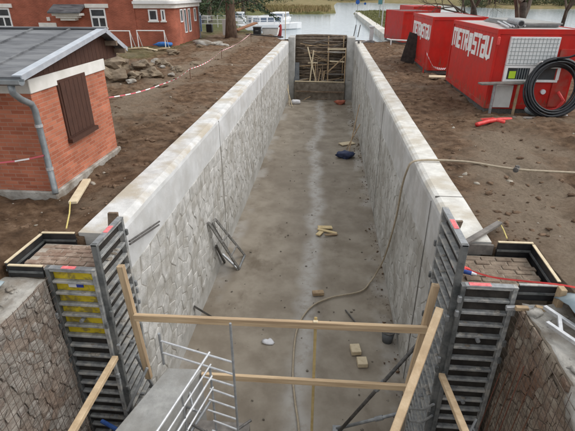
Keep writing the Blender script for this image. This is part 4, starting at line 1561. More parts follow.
# fittings of the nearest container, on its end wall
Yf = 15.12
sh = MB().bb((5.50, Yf - .07, 1.42), (6.95, Yf + .04, 2.24)).build('roller_shutter', SHUT, c1, .006)
for k in range(13):
    x = 5.58 + k * 1.29 / 12
    MB().bb((x - .006, Yf - .078, 1.45), (x + .006, Yf - .068, 2.21)).build('shutter_rib', SHUTL, sh)
for k in range(7):
    z = 1.48 + k * .70 / 6
    MB().bb((5.53, Yf - .083, z - .006), (6.92, Yf - .0785, z + .006)).build('shutter_rib', SHUTL, sh)
wf = MB()
wf.bb((5.50, Yf - .06, .92), (7.15, Yf + .04, .99)).bb((5.50, Yf - .06, 1.34), (7.15, Yf + .04, 1.41))
for x in (5.50, 6.26, 7.08):
    wf.bb((x, Yf - .058, .99), (x + .09, Yf + .04, 1.34))
w = wf.build('window', WHITEPT, c1)
MB().bb((5.58, Yf - .02, .98), (6.28, Yf + .0, 1.35)).build('pane', GLASS, w)
MB().bb((6.34, Yf - .02, .98), (7.1, Yf + .0, 1.35)).build('pane', GLASS, w)
MB().bb((5.66, Yf - .034, 1.02), (5.86, Yf - .022, 1.24)).build('vest_behind_glass', LIME, w)
for k in range(5):
    MB().bb((5.9 + k * .075, Yf - .036, .99), (5.912 + k * .075, Yf - .024, 1.34)).build('window_bar', SHUTL, w)
MB().bb((7.05, Yf - .03, .15), (7.52, Yf + .02, 1.9)).build('door', REDD, c1, .006)
MB().bb((5.10, Yf - .10, 2.0), (5.18, Yf - .02, 2.24)).build('warning_lamp', REDCLOTH, c1, .02)
MB().tube((6.82, Yf + .03, .62), (6.82, Yf - .05, .62), .075, 14).build('socket_cover', STK_W, c1)
MB().bb((5.34, Yf - .10, .12), (5.86, Yf - .06, .82)).build('wall_cabinet', GREYDOOR, c1, .008)
o = MB().bar((4.72, 14.75, .90), (6.15, 14.9, .93), .30, .05).build('plank', GREYW, None, .006, world_at=(5.4, 14.8, .9))
tag(o, 'grey plank shelf propped below the nearest container window', 'plank')
for k, x in enumerate((5.2, 5.92)):
    o = MB().bb((x - .03, 14.76, -.15), (x + .03, 14.84, .885)).build('prop_stick', GALVD if k == 0 else PINEO, None)
    tag(o, ('grey', 'brown')[k] + ' upright stick under the plank shelf of the container', 'stick')
o = MB().bar((6.38, 13.5, .0), (6.9, 13.15, .03), .16, .05).build('plank', PALEW, None, .006, world_at=(6.6, 13.4, 0))
tag(o, 'short pale board on the mud below the black coil', 'board')
# roof clutter
t = thing('roof_tubes', 'bundle of steel tubes lying on the nearest container roof', 'tubes', (6.3, 17, 2.45))
for k in range(7):
    a = 5.5 + .12 * k
    MB().tube((a, 15.5 + .1 * k, 2.49 + .02 * (k % 2)), (a + .9, 19.6 - .2 * k, 2.50 + .02 * (k % 2)), .03, 8).build('tube', GALV, t)
MB().path([(5.9, 15.6, 2.58), (6.0, 16.9, 2.60)], .10, 12).build('rolled_sheet', GALVD, t)
MB().tube((5.895, 15.55, 2.58), (5.9, 15.605, 2.58), .07, 12).build('roll_core', BLACKH, t)
t = thing('roof_sheet_stack', 'grey sheets stacked on the nearest container roof', 'sheets', (6.6, 18, 2.45))
for k in range(3):
    MB().bb((6.1 + .05 * k, 16.2 - .05 * k, 2.445 + .045 * k), (7.3 + .03 * k, 20.0 - .1 * k, 2.485 + .045 * k)).build('sheet', GALVD if k % 2 else SLABC, t)

# black pipe coil leaning on the container
ct = thing('black_pipe_coil', 'big coil of black plastic pipe leaning on the nearest container', 'pipe coil', (6.95, 14.5, 0))
cc = Vector((6.88, 14.55, .84))
ax_u = Vector((1, .06, 0)).normalized()
ax_v = Vector((.05, .33, .94)).normalized()
ax_n = ax_u.cross(ax_v).normalized()
for k in range(14):
    rr = .66 + .05 * (k % 5) + .012 * ((k * 7) % 3)
    off = ax_n * (.065 * (k // 4) - .10)
    pts = []
    for i in range(49):
        a = 2 * math.pi * i / 48
        wb = .018 * math.sin(a * 2 + k * 1.7) + .012 * math.sin(a * 3 + k)
        pts.append(cc + off * (1 + .4 * math.sin(a + k)) + ax_u * math.cos(a) * (rr + wb) + ax_v * math.sin(a) * (rr + wb) * 1.02)
    MB().path(pts, .031, 8, cap=False).build('pipe_turn', BLACKH, ct, smooth=True)
for a in (2.2, 5.2, .4):
    c = cc + ax_u * math.cos(a) * .79 + ax_v * math.sin(a) * .80
    MB().path([c - ax_n * .13 + (ax_u * math.cos(a) + ax_v * math.sin(a)) * -.13, c - ax_n * .14 + (ax_u * math.cos(a) + ax_v * math.sin(a)) * .13,
               c + ax_n * .13 + (ax_u * math.cos(a) + ax_v * math.sin(a)) * .13], .018, 6).build('tie_strap', TAPEW, ct)
MB().path([cc + ax_u * -.2 + ax_v * .85, (7.0, 14.4, 1.75), (7.6, 14.3, 2.0), (8.4, 14.2, 1.9)], .03, 8).build('loose_pipe_end', BLACKH, ct, smooth=True)
o = MB().path([(7.2, 14.95, .75 - .10), (7.4, 14.9, .4), (7.25, 14.85, .15), (7.0, 14.9, .08)], .05, 10).build('red_pipe_bundle', REDPIPE, None, smooth=True)
tag(o, 'curled red plastic pipe inside the black coil', 'pipe')
o = MB().blob((6.55, 14.75, .10), .22, 4, 2, (1.3, .8, .7), .5).build('grey_bundle', TARP, None, smooth=True)
tag(o, 'crumpled grey sheet at the foot of the black coil', 'sheet')
o = MB().bar((5.7, 14.2, -.02), (6.6, 14.0, .02), .22, .08).build('threshold_beam', GREYW, None)
tag(o, 'dark beam on the ground before the black coil', 'beam')
# red corrugated pipes on the mud
for pts, lb in (([(4.30, 13.05, .05), (4.7, 13.3, .09), (5.1, 13.5, .10), (5.5, 13.72, .06)], 'longer red corrugated pipe end sticking out of the mud'),
                ([(4.58, 13.62, .03), (4.85, 13.44, .11), (5.2, 13.33, .05)], 'shorter red corrugated pipe end sticking out of the mud')):
    P = [Vector(p) for p in pts]
    fine, rr = [], []
    for a, b in zip(P, P[1:]):
        m = 14
        for i in range(m):
            fine.append(a.lerp(b, i / m))
            rr.append(.055 if i % 2 else .065)
    o = MB().path(fine, rr, 10).build('red_pipe', REDPIPE, None, smooth=True, world_at=P[0])
    tag(o, lb, 'pipe')
# things between the containers
o = MB().bar((4.35, 26.6, -.02), (4.74, 26.9, 1.45), .75, .05, (0, 1, 0)).build('dark_board', DARKPLY, None, .008, world_at=(4.5, 26.7, 0))
tag(o, 'dark board leaning on the side of the second container', 'board')
o = MB().bar((4.6, 21.6, .03), (5.6, 21.4, .05), .5, .05).build('pallet_board', PALEW, None, .006, world_at=(5, 21.5, 0))
tag(o, 'pale board on the mud between the first two containers', 'board')
t = thing('rail_barrier', 'low white rail lying before the third container', 'barrier', (4.7, 36.4, 0))
MB().tube((4.4, 37.0, .35), (4.6, 36.2, .35), .05).build('rail', WHITEPT, t)
MB().tube((4.6, 36.2, .35), (6.2, 36.0, .30), .05).build('rail', WHITEPT, t)
MB().tube((4.6, 36.2, -.1), (4.6, 36.2, .36), .045).build('post', WHITEPT, t)
MB().tube((6.2, 36.0, -.1), (6.2, 36.0, .31), .045).build('post', WHITEPT, t)
tape('barrier_tape', [(4.62, 23.1, .95), (4.9, 22.4, .35), (5.06, 20.7, .5)], .09, 'short red and white tape strung between the first two containers', .12)
o = MB().bb((4.58, 23.06, -.1), (4.64, 23.12, 1.0)).build('tape_post', REDD, None)
tag(o, 'thin red post at the corner of the second container', 'post')

# ------------------------------------------------------------------ tan hose
def bez(pts, n=10):
    P = [Vector(p) for p in pts]
    out = []
    for i in range(len(P) - 1):
        p0 = P[max(0, i - 1)]
        p1, p2 = P[i], P[i + 1]
        p3 = P[min(len(P) - 1, i + 2)]
        for k in range(n):
            t = k / n
            out.append(.5 * ((2 * p1) + (p2 - p0) * t + (2 * p0 - 5 * p1 + 4 * p2 - p3) * t * t + (3 * p1 - p0 - 3 * p2 + p3) * t ** 3))
    out.append(P[-1])
    return out


hp = [(11.5, 9.0, .08), (8, 9.1, .06), (5.22, 9.24, .06), (4.06, 9.38, .05), (3.23, 9.75, .05), (2.6, 9.84, .045), (2.2, 9.84, .035), (1.97, 9.78, .0),
      (1.90, 9.85, -.2), (1.93, 10.43, -.9), (1.95, 10.85, -2.0), (1.9, 11.6, -3.6), (1.75, 11.95, -4.45), (1.55, 11.7, -4.63), (1.22, 11.21, -4.64), (.32, 10.84, -4.655),
      (-.25, 10.31, -4.655), (-.56, 9.35, -4.655), (-.56, 7.92, -4.655), (-.45, 7.05, -4.655), (-.31, 6.27, -4.655), (-.1, 4.5, -4.655)]
t = thing('tan_hose', 'long tan water hose crossing the right bank and dropping into the lock', 'hose', (2.0, 9.8, 0))
MB().path(bez(hp, 8), .025, 8).build('hose_tube', TANH, t, smooth=True)
MB().path([(4.04, 9.30, .055), (4.14, 9.46, .055)], .055, 10).build('hose_coupling', DARKST, t)
MB().bb((4.06, 9.34, .0), (4.12, 9.41, .13)).build('coupling_lever', DARKST, t)

# ------------------------------------------------------------------ formwork towers in the foreground
def form_panel(name, label, org, u, nrm, width, z0, z1, pitch, sheet_fn, marks=(), depth=.075, offs=0.0):
    """steel framed formwork panel standing from z0 to z1; u = direction of width, nrm = side with the ribs"""
    u, nrm = Vector(u).normalized(), Vector(nrm).normalized()
    o = Vector(org)
    t = thing(name, label, 'formwork', (o.x, o.y, z0), 'steel formwork panels')
    up = Vector((0, 0, 1))

    def P(a, z, d):
        return Vector((o.x, o.y, 0)) + u * a + nrm * d + up * z
    for a, m_ in ((.03, FORMD), (width - .03, FORM)):
        MB().bar(P(a, z0, depth / 2), P(a, z1, depth / 2), .06, depth + .012, nrm).build('side_rail', m_, t, .006)
    rib_me = None
    z = z1 - .04
    k = 0
    while z > z0 + .05:
        w_ = width - .125
        if rib_me is None:
            rb = MB().bar(P(.0625, z, depth / 2), P(width - .0625, z, depth / 2), depth, .042, up).build('rib', FORM, t, .005)
            rib_me, rz0 = rb, z
        else:
            share(rib_me, t, (0, 0, z - rz0), 'rib')
        z -= pitch
        k += 1
    # facing boards between the ribs
    z = z1 - .04
    k = 0
    while z > z0 + .05:
        zb = max(z - pitch, z0)
        MB().bar(P(.062, (z + zb) / 2, -.012), P(width - .062, (z + zb) / 2, -.012), .02, (z - zb) - .004, up).build('face_board', sheet_fn(k), t)
        z -= pitch
        k += 1
    rr_ = random.Random(int(abs(o.x * 77) + abs(o.y * 31)))
    for q in range(9):
        zz = z1 - .12 - rr_.random() * (z1 - z0) * .6
        aa = rr_.choice((.0, width))
        MB().box(P(aa, zz, depth + .012), (.05, .05, .10)).build('clamp', GALVD if q % 2 else FORMD, t, .008)
    for q in range(12):
        kk = rr_.randrange(2, 18)
        zz = z1 - .04 - kk * pitch
        if zz > z0 + .1:
            MB().blob(P(rr_.uniform(.12, width - .12), zz + .022, depth * .6), rr_.uniform(.015, .035), q, 2, (1.5, 1.2, .5), .5).build('concrete_splash', RUBC, t)
    # wing bolts and tie plates
    rnd = random.Random(int(abs(o.x * 100)))
    for zz in (z1 - .9, z1 - 2.1, z1 - 3.3):
        if zz > z0:
            MB().tube(P(width * .5, zz, depth * .2), P(width * .5, zz, depth + .035), .03, 8).build('tie_nut', GALVD, t)
    for a0, a1 in marks:
        MB().bar(P(a0, z1 + .001, depth / 2), P(a1, z1 + .001, depth / 2), depth * .85, .008, up).build('paint_mark', PINK, t)
    MB().bar(P(0, z1 - .012, depth / 2), P(width, z1 - .012, depth / 2), depth + .014, .02, up).build('top_rail', GALVD, t)
    return t


yel = lambda k: YELPLY if k < 6 else DARKPLY
dark = lambda k: DARKPLY
pl = form_panel('formwork_panel', 'front formwork panel of the left pier with yellow boards behind its ribs', (-3.87, 5.06), (1, 0, 0), (0, -1, 0), .74, FZ, -.05, .197, yel, [(.24, .44)])
st = MB().bb((-3.62, 5.05, -.405), (-3.503, 5.07, -.31)).build('sticker', STK_W, pl)
MB().bb((-3.50, 5.05, -.405), (-3.40, 5.07, -.31)).build('sticker', STK_B, pl)
form_panel('formwork_panel', 'side formwork panel of the left pier rising above the wall top', (-3.13, 5.02), (0, 1, 0), (1, 0, 0), .88, FZ, .34, .197, dark, [(.36, .56)])
form_panel('formwork_panel', 'front formwork panel of the right pier with dark gaps between ribs', (1.86, 5.10), (1, 0, 0), (0, -1, 0), .72, FZ, -.02, .205, dark, [(.10, .38)])
form_panel('formwork_panel', 'side formwork panel of the right pier rising above the wall top', (1.86, 5.08), (0, 1, 0), (-1, 0, 0), 1.15, FZ, .55, .205, dark, [(.45, .72)])

# pier cores (brick topped) inside the formwork
def pier_core(label, poly, zt, seed, mort, bmat):
    xs = [p[0] for p in poly]
    ys = [p[1] for p in poly]
    t = thing('brick_pier', label, 'pier', (sum(xs) / len(xs), sum(ys) / len(ys), FZ), 'brick pier cores')
    MB().prism([(x, y, FZ - .2) for x, y in poly], (0, 0, zt - .018 - FZ + .2)).build('core', mort, t)
    rnd = random.Random(seed)
    y = min(ys) + .02
    r = 0
    while y < max(ys) - .05:
        x = min(xs) + (0 if r % 2 else .13)
        while x < max(xs) - .1:
            w = rnd.uniform(.21, .26)
            cx_, cy_ = x + w / 2, y + .055
            ins = True
            n = len(poly)
            for i in range(n):
                a, b = poly[i], poly[(i + 1) % n]
                if (b[0] - a[0]) * (cy_ - a[1]) - (b[1] - a[1]) * (cx_ - a[0]) < .05 * math.hypot(b[0] - a[0], b[1] - a[1]):
                    ins = False
            if ins:
                h = zt - .045 + rnd.uniform(.0, .022)
                MB().box((cx_, cy_, h), (w - .018, .097, .065), Matrix.Rotation(rnd.uniform(-.04, .04), 3, 'Z') @ Matrix.Rotation(rnd.uniform(-.04, .04), 3, 'X')).build('brick', bmat, t, .007)
            x += w
        y += .112
        r += 1


PBRK = mat('dusty_brick', (.21, .145, .105), (.40, .31, .245), 8, 7, .95, .6, 30, c3=(.20, .115, .08), scale3=3, amt3=.6)
PMOR = mat('dusty_mortar', (.30, .255, .21), (.46, .41, .35), 8, 7, .95, .6, 20)
PBRK2 = mat('muddy_brick', (.15, .11, .08), (.30, .235, .175), 8, 7, .95, .7, 30, c3=(.24, .19, .15), scale3=3, amt3=.6)
pier_core('brick topped core of the left pier inside the formwork', [(-4.34, 5.09), (-3.15, 5.09), (-3.15, 5.82), (-4.36, 5.82)], -.14, 3, PMOR, PBRK)
pier_core('muddy brick topped core of the right pier inside the formwork', [(1.90, 5.13), (3.04, 5.13), (3.10, 6.08), (1.90, 6.08)], -.17, 5, mat('muddy_mortar', (.17, .135, .10), (.33, .275, .215), 7, 8, .95, .7, 20), PBRK2)


def edge_board(name, label, p0, p1, zb, zt, th=.03, m_=BLACKB, cap=True):
    t = thing(name, label, 'board', ((p0[0] + p1[0]) / 2, (p0[1] + p1[1]) / 2, zb), 'black shuttering boards on the piers')
    zc = (zb + zt) / 2
    MB().bar((p0[0], p0[1], zc), (p1[0], p1[1], zc), th, zt - zb).build('board', m_, t, .003)
    MB().bar((p0[0], p0[1], zt + .008), (p1[0], p1[1], zt + .008), th + .012, .014).build('board_edge', PALEW if cap else FORM, t)
    MB().bar((p0[0], p0[1], zc), (p1[0], p1[1], zc), th + .03, .03).build('rail', FORMD, t)


edge_board('shuttering_board', 'black shuttering board at the back of the left pier', (-4.40, 5.84), (-3.88, 5.87), -.22, .02)
edge_board('shuttering_board', 'black shuttering board on the outer side of the left pier', (-4.42, 4.98), (-4.41, 5.83), -.24, .0)
edge_board('shuttering_board', 'short black shuttering board at the front corner of the left pier', (-4.40, 4.99), (-3.90, 5.00), -.22, -.04)
edge_board('shuttering_board', 'black shuttering board at the back of the right pier', (2.66, 6.12), (3.17, 6.13), -.22, .04)
edge_board('shuttering_board', 'black shuttering board on the outer side of the right pier', (3.17, 6.11), (3.12, 5.14), -.24, .02)
edge_board('shuttering_board', 'black shuttering board at the front of the right pier', (2.60, 5.08), (3.10, 5.09), -.24, -.01, cap=False)
o = MB().bb((2.1, 6.14, -.2), (2.62, 6.18, -.03)).build('back_board', GREYW, None)
tag(o, 'grey board closing the back of the right pier beside the coping', 'board')
# sandstone / timber packing in front of left pier
for k, (a, b) in enumerate(((-4.42, -4.26), (-4.25, -4.08), (-4.07, -3.90))):
    o = MB().box(((a + b) / 2, 4.93, -.33), (b - a - .008, .13, .15), Matrix.Rotation(.05 * (k - 1), 3, 'Y')).build('packing_block', PALEW if k < 2 else PINEO, None, .012)
    tag(o, 'pale wooden packing block under the front board of the left pier', 'block', 'packing blocks of the left pier')
o = MB().bar((2.45, 4.96, -.30), (3.05, 4.97, -.28), .05, .06).build('clamp_rail', GALV, None, .006)
tag(o, 'galvanised clamp rail under the front board of the right pier', 'rail')
o = MB().bb((3.05, 4.93, -.55), (3.13, 5.04, .04)).build('corner_stud', PINEO, None, .006)
tag(o, 'short brown stud at the front corner of the right pier', 'stud')
for k, (x, z) in enumerate(((2.62, -.30), (2.86, -.29))):
    o = MB().box((x, 4.90, z + .05), (.16, .06, .06), Matrix.Rotation(.2 * k, 3, 'Y')).build('wood_chock', PINEO, None, .006)
    tag(o, 'brown wood chock wedged at the front of the right pier', 'chock', 'wood chocks on the right pier')
# ties and offcuts on top
for dz, lb in ((0, 'upper steel rod reaching from the left formwork to the lock wall'), (-.05, 'lower steel rod reaching from the left formwork to the lock wall')):
    o = MB().tube((-3.02, 5.9, -.10 + dz), (-3.20, 7.6 + dz, -.62 + dz), .017, 8).build('tie_rod', DARKST, None)
    tag(o, lb, 'rod')
o = MB().bar((2.02, 5.85, .10), (2.88, 6.75, .06), .09, .06).build('loose_bar', GREYW, None, .008)
tag(o, 'grey bar lying across the right coping behind the formwork', 'bar')
o = MB().prism([(-3.40, 6.0, -.05), (-3.24, 6.05, -.05), (-3.20, 6.02, .33), (-3.33, 5.97, .35)], (0, .05, 0)).build('wood_offcut', OLDW, None, .004)
tag(o, 'brown wood offcut standing behind the left formwork top', 'offcut')
o = MB().prism([(1.98, 6.32, -.03), (2.12, 6.36, -.03), (2.16, 6.32, .27), (1.96, 6.30, .27)], (0, .05, 0)).build('wood_offcut', OLDW, None, .004)
tag(o, 'brown wood offcut standing behind the right formwork top', 'offcut')
o = MB().bar((-4.49, 6.95, .03), (-4.75, 8.0, .05), .15, .05).build('plank', PALEW, None, .006, world_at=(-4.6, 7.4, 0))
tag(o, 'pale plank offcut on the mud below the shed corner', 'plank')
o = MB().path([(-4.50, 6.9, .07), (-4.3, 6.5, .05), (-4.05, 5.95, .06)], .012, 6).build('yellow_cord', mat('yellow_cord', (.52, .42, .14), (.62, .52, .2), 10), None)
tag(o, 'thin yellow cord from the plank to the left pier', 'cord')
o = MB().path([(2.92, 6.9, .02), (2.86, 6.5, .06), (2.8, 6.18, .08)], .010, 6).build('yellow_cord', MATS['yellow_cord'], None)
tag(o, 'thin yellow cord on the mud behind the right pier', 'cord')
t = thing('plastic_bottle', 'blue plastic bottle with white cap lying on the right pier', 'bottle', (2.1, 5.4, -.1))
MB().path([(1.99, 5.44, -.07), (2.09, 5.40, -.07)], .032, 10).build('body', mat('deep_blue', (.03, .07, .26), (.05, .10, .34), 8), t)
MB().path([(2.09, 5.40, -.07), (2.15, 5.37, -.07)], [.028, .016], 10).build('cap', STK_W, t)
o = MB().blob((1.99, 5.53, -.08), .075, 8, 2, (1.5, 1, .5), .5).build('red_rag', REDCLOTH, None, smooth=True)
tag(o, 'red rag beside the blue bottle on the right pier', 'rag')
# red tape along the right pier
mb = MB()
tp = bez([(2.02, 5.50, -.06), (2.35, 5.38, -.10), (2.7, 5.24, -.05), (3.1, 5.07, .03), (3.6, 5.0, .0), (4.4, 4.9, .05)], 8)
for a, b in zip(tp, tp[1:]):
    s_ = Vector((.0, .006, .010))
    n_ = Vector((0, -.001, .001))
    mb.add([a - s_ - n_, b - s_ - n_, b + s_ - n_, a + s_ - n_, a - s_ + n_, b - s_ + n_, b + s_ + n_, a + s_ + n_], [(0, 1, 2, 3), (7, 6, 5, 4), (0, 4, 5, 1), (3, 2, 6, 7)])
o = mb.build('red_tape', REDCLOTH, None)
tag(o, 'red tape trailing across the top of the right pier', 'tape')

# ------------------------------------------------------------------ old side walls with steel mesh
def rough_wall(name, label, face_x, side, y0, y1, zt, m_, back, seed, batter=.06, blocks=()):
    """broken masonry wall; side=+1 faces +X"""
    ny, nz = 120, 100
    V, F = [], []
    for j in range(nz + 1):
        z = FZ + (zt - FZ) * j / nz
        for i in range(ny + 1):
            y = lerp(y0, y1, i / ny)
            d = .02 * fbm(y, z, 1.3, 4, seed) + .02 * fbm(y, z, 5, 4, seed + 3)
            V.append((face_x - side * batter * (z - FZ) / 4.5 + side * d, y, z + (.05 * fbm(y, 1, 2, 3, seed) if j == nz else 0)))
    n = ny + 1
    for j in range(nz):
        for i in range(ny):
            F.append((j * n + i, j * n + i + 1, (j + 1) * n + i + 1, (j + 1) * n + i))
    # top surface
    o0 = len(V)
    nt_ = 22
    for k in range(1, nt_ + 1):
        for i in range(ny + 1):
            b = V[nz * n + i]
            x = b[0] - side * back * k / nt_
            V.append((x, b[1], zt + .05 * fbm(x, b[1], 2.0, 4, seed + 7) + .02 * k / nt_))
    for k in range(nt_):
        r0 = nz * n if k == 0 else o0 + (k - 1) * n
        r1 = o0 + k * n
        for i in range(ny):
            F.append((r0 + i, r0 + i + 1, r1 + i + 1, r1 + i))
    t = thing(name, label, 'wall', (face_x, (y0 + y1) / 2, FZ))
    mbw = MB().add(V, F)
    mbw.m = [0 if q < ny * nz else 1 for q in range(len(F))]
    mbw.build('wall_body', [m_, RUBC], t, smooth=True)
    rb = random.Random(int(seed * 9))
    cells = [c for c in stone_cells(.9, y1 - .06, FZ + .1, zt - .03, int(seed * 13), .38) if rb.random() > .08]
    cells.sort(key=lambda c: -(c[0] * .6 + c[1]))
    rest = MB()
    for i, c in enumerate(cells):
        mb = MB() if i < 300 else rest
        n0 = len(mb.v)
        add_stone(mb, face_x - side * batter * (c[1] - FZ) / 4.5 + side * .012, side, *c, rb, 1.0)
        for v in mb.v[n0:]:
            dd = .02 * noise.noise(v * 7) + .012 * noise.noise(v * 19)
            v.x += side * dd * 1.3
            v.y += dd * .6
            v.z += dd * .6
        if i < 300:
            mb.build('block', blocks[rb.randrange(len(blocks))], t)
    if rest.v:
        stuff(rest.build('lower_blocks', blocks[0], t))
    return t


rough_wall('old_wall', 'rough old grey wall with wire mesh left of the left pier', -3.83, 1, -1.5, 4.98, -.24, OLDC, 2.2, 2., blocks=(OLDC, OLDB))
rough_wall('old_wall', 'rough brown old wall with rusty bars right of the right pier', 2.60, -1, -1.5, 5.0, -.24, OLDR, 2.2, 6., blocks=(OLDR, OLDRB))


def mesh_sheet(label, X, side, y0, y1, z0, z1, st, mt, seed, r=.0032, tilt=0.0):
    t = thing('wire_mesh', label, 'wire mesh', (X, (y0 + y1) / 2, z0), 'steel mesh sheets on the old walls')
    rnd = random.Random(seed)

    def xo(z):
        return X - side * .06 * (z - FZ) / 4.5 + side * .05
    mb = MB()
    y = y0
    while y <= y1:
        yy = y + rnd.uniform(-.012, .012)
        mb.path([(xo(z0), yy, z0), (xo((z0 + z1) / 2) + side * .02, yy + rnd.uniform(-.02, .02), (z0 + z1) / 2), (xo(z1), yy + tilt, z1)], r, 4)
        y += st
    stuff(mb.build('upright_wires', mt, t))
    mb = MB()
    z = z0 + .03
    while z <= z1:
        mb.path([(xo(z) + side * .007, y0 - .05, z), (xo(z) + side * .02, (y0 + y1) / 2, z + rnd.uniform(-.02, .02)), (xo(z) + side * .007, y1 + .03, z)], r, 4)
        z += st
    stuff(mb.build('cross_wires', mt, t))


mesh_sheet('rusty wire mesh sheet fixed over the old grey wall', -3.79, 1, .5, 4.9, FZ, -.15, .11, WIRE, 3)
mesh_sheet('rusty wire mesh sheet fixed over the old brown wall', 2.56, -1, .5, 4.9, FZ, -.2, .11, WIRE, 4)
rnd = random.Random(8)
for k in range(6):
    yy = 4.75 - .18 * k + rnd.uniform(-.04, .04)
    o = MB().path([(2.50, yy + .25, FZ + .1), (2.48, yy + .12, -2.4), (2.49, yy, -.45 - rnd.uniform(0, .8))], .007, 6).build('rebar', RUST if k % 3 else mat('red_rust', (.12, .045, .03), (.19, .075, .05), 12), None)
    tag(o, 'rusty red reinforcing bar standing against the old brown wall', 'rebar', 'rusty bars on the old brown wall')
o = MB().blob((2.85, 3.15, -.35), .42, 12, 3, (.9, 1.1, .7), .35).build('concrete_lump', RUBC, None, smooth=True)
tag(o, 'pale broken concrete lump on the old brown wall', 'concrete lump')
# white steel frame and tarp on the right edge
t = thing('lying_steel_ladder', 'pale galvanised steel ladder frame lying on the old brown wall', 'ladder', (3.0, 4.4, -.15))
for p0, p1 in (((2.82, 4.78, -.12), (3.35, 3.75, -.10)), ((2.72, 4.47, -.12), (3.2, 3.55, -.10))):
    MB().bar(p0, p1, .05, .05).build('side_bar', GALV, t, .004)
for f in (.18, .62):
    a, b = Vector((2.82, 4.78, -.12)).lerp(Vector((3.35, 3.75, -.10)), f), Vector((2.72, 4.47, -.12)).lerp(Vector((3.2, 3.55, -.10)), f)
    MB().bar(a, b, .045, .045).build('rung', GALV, t, .004)
tb = MB()
for i in range(9):
    for j in range(9):
        x, y = 3.02 + i * .16, 4.10 + j * .11 + .04 * i
        tb.v.append(Vector((x, y, .02 + .17 * i / 4 * .6 + .06 * fbm(x, y, 3, 3, 2.) + (.0 if j < 6 else -.05 * (j - 5)))))
tb.f = [(i * 9 + j, i * 9 + j + 1, (i + 1) * 9 + j + 1, (i + 1) * 9 + j) for i in range(8) for j in range(8)]
tb.m = [0] * len(tb.f)
o = tb.build('tarpaulin', TARP, None, smooth=True)
so = o.modifiers.new('thick', 'SOLIDIFY')
so.thickness = .012
tag(o, 'blue grey tarpaulin draped at the right edge by the pier', 'tarpaulin')
tb = MB()
for i in range(7):
    for j in range(7):
        x, y = -4.32 - i * .14, 4.45 + j * .05 + .03 * i
        tb.v.append(Vector((x, y, -.16 + .05 * fbm(x, y, 3, 3, 4.))))
tb.f = [(i * 7 + j, i * 7 + j + 1, (i + 1) * 7 + j + 1, (i + 1) * 7 + j) for i in range(6) for j in range(6)]
tb.m = [0] * len(tb.f)
o = tb.build('tarpaulin', TARP, None, smooth=True)
so = o.modifiers.new('thick', 'SOLIDIFY')
so.thickness = .012
tag(o, 'corner of blue grey sheet on the old grey wall', 'tarpaulin')

# ------------------------------------------------------------------ timber guard frame across the lock
def timber(name, label, p0, p1, w, h, m_=PINE, up=(0, 0, 1), cat='beam', group=None):
    o = MB().bar(p0, p1, w, h, up).build(name, m_, None, .006, world_at=p0)
    return tag(o, label, cat, group)


timber('timber_beam', 'upper pale timber beam spanning between the two piers', (-2.80, 5.2, -1.02), (1.57, 5.2, -.94), .06, .12, PINEX)
timber('timber_beam', 'lower pale timber beam spanning from the concrete block to the right pier', (-1.85, 5.2, -2.14), (1.46, 5.2, -2.10), .06, .11, PINEX)
timber('timber_post', 'upright timber post before the left side formwork', (-2.78, 5.27, -2.35), (-2.90, 5.27, -.14), .10, .08, PINEZ, (0, 1, 0), 'post')
timber('timber_post', 'upright timber post before the right side formwork', (1.44, 5.27, -2.3), (1.60, 5.27, -.20), .10, .08, PINEZ, (0, 1, 0), 'post')
timber('timber_prop', 'pale timber prop braced against the left front formwork', (-2.96, 3.1, -1.45 + .02), (-3.08, 4.93, -1.60), .09, .075, PINE, (0, 0, 1), 'prop')
timber('timber_prop', 'long pale timber prop braced against the right post', (.86, 3.5, -1.28), (1.63, 5.02, -.42), .10, .085, PINE, (0, 0, 1), 'prop')
timber('timber_prop', 'shorter pale timber prop braced against the right front formwork', (1.70, 3.4, -1.0), (1.81, 4.95, -1.55), .085, .07, PINE, (0, 0, 1), 'prop')
timber('timber_lath', 'thin yellow upright lath fixed to both timber beams', (-.04, 5.245, -.86), (-.04, 5.245, -4.0), .045, .02, mat('yellow_lath', (.42, .31, .13), (.52, .40, .19), 8), (0, 1, 0), 'lath')
o = MB().box((-.04, 5.2, -.93), (.07, .05, .07)).build('lath_head', PALEW, None, .004)
tag(o, 'small pale block on the upper beam at the lath head', 'block')

# ------------------------------------------------------------------ concrete block and galvanised railing
o = MB().prism([(-2.42, 5.24, -2.06), (-1.86, 5.26, -2.06), (-2.42, 3.3, -2.06), (-3.02, 3.2, -2.06)][::1], (0, 0, FZ + 2.06)).build('concrete_block', SLABC, None, .015, world_at=(-2.3, 4.2, FZ))
tag(o, 'long grey concrete block beside the left formwork', 'concrete block')
rl = thing('guard_railing', 'galvanised guard railing with many bars beside the concrete block', 'railing', (-1.6, 4.0, -2.6))
Lp, Cp, Rp = Vector((-2.02, 4.28, 0)), Vector((-1.35, 4.10, 0)), Vector((-1.01, 3.99, 0))
Np = Vector((-1.66, 2.7, 0))
for k in range(9):
    z = -.6 - .2 * k
    zz = Vector((0, 0, z))
    if k < 2:
        MB().tube(Lp + zz, Rp + zz, .013, 8).build('bar', GALV, rl)
    else:
        MB().tube(Cp + zz + Vector((-.02 - .03 * (k % 3), .006, 0)), Rp + zz, .013, 8).build('bar', GALV, rl)
for k in range(4):
    z = -.6 - .2 * k
    zz = Vector((0, 0, z))
    f0 = 1.0
    MB().tube(Cp + zz + Vector((.015, .03, 0)), Np + zz, .016 if k in (0, 2) else .013, 8).build('bar', GALV, rl)
MB().tube(Rp + Vector((0, 0, 0.0)), Rp + Vector((0, 0, -2.6)), .016, 8).build('post', GALVD, rl)
MB().tube(Cp + Vector((0, .03, -.85)), Cp + Vector((0, .03, -2.6)), .016, 8).build('post', GALVD, rl)
MB().tube(Lp + Vector((0, 0, -.48)), Lp + Vector((0, 0, -1.0)), .018, 8).build('post', GALVD, rl)
q = Cp.lerp(Np, .45)
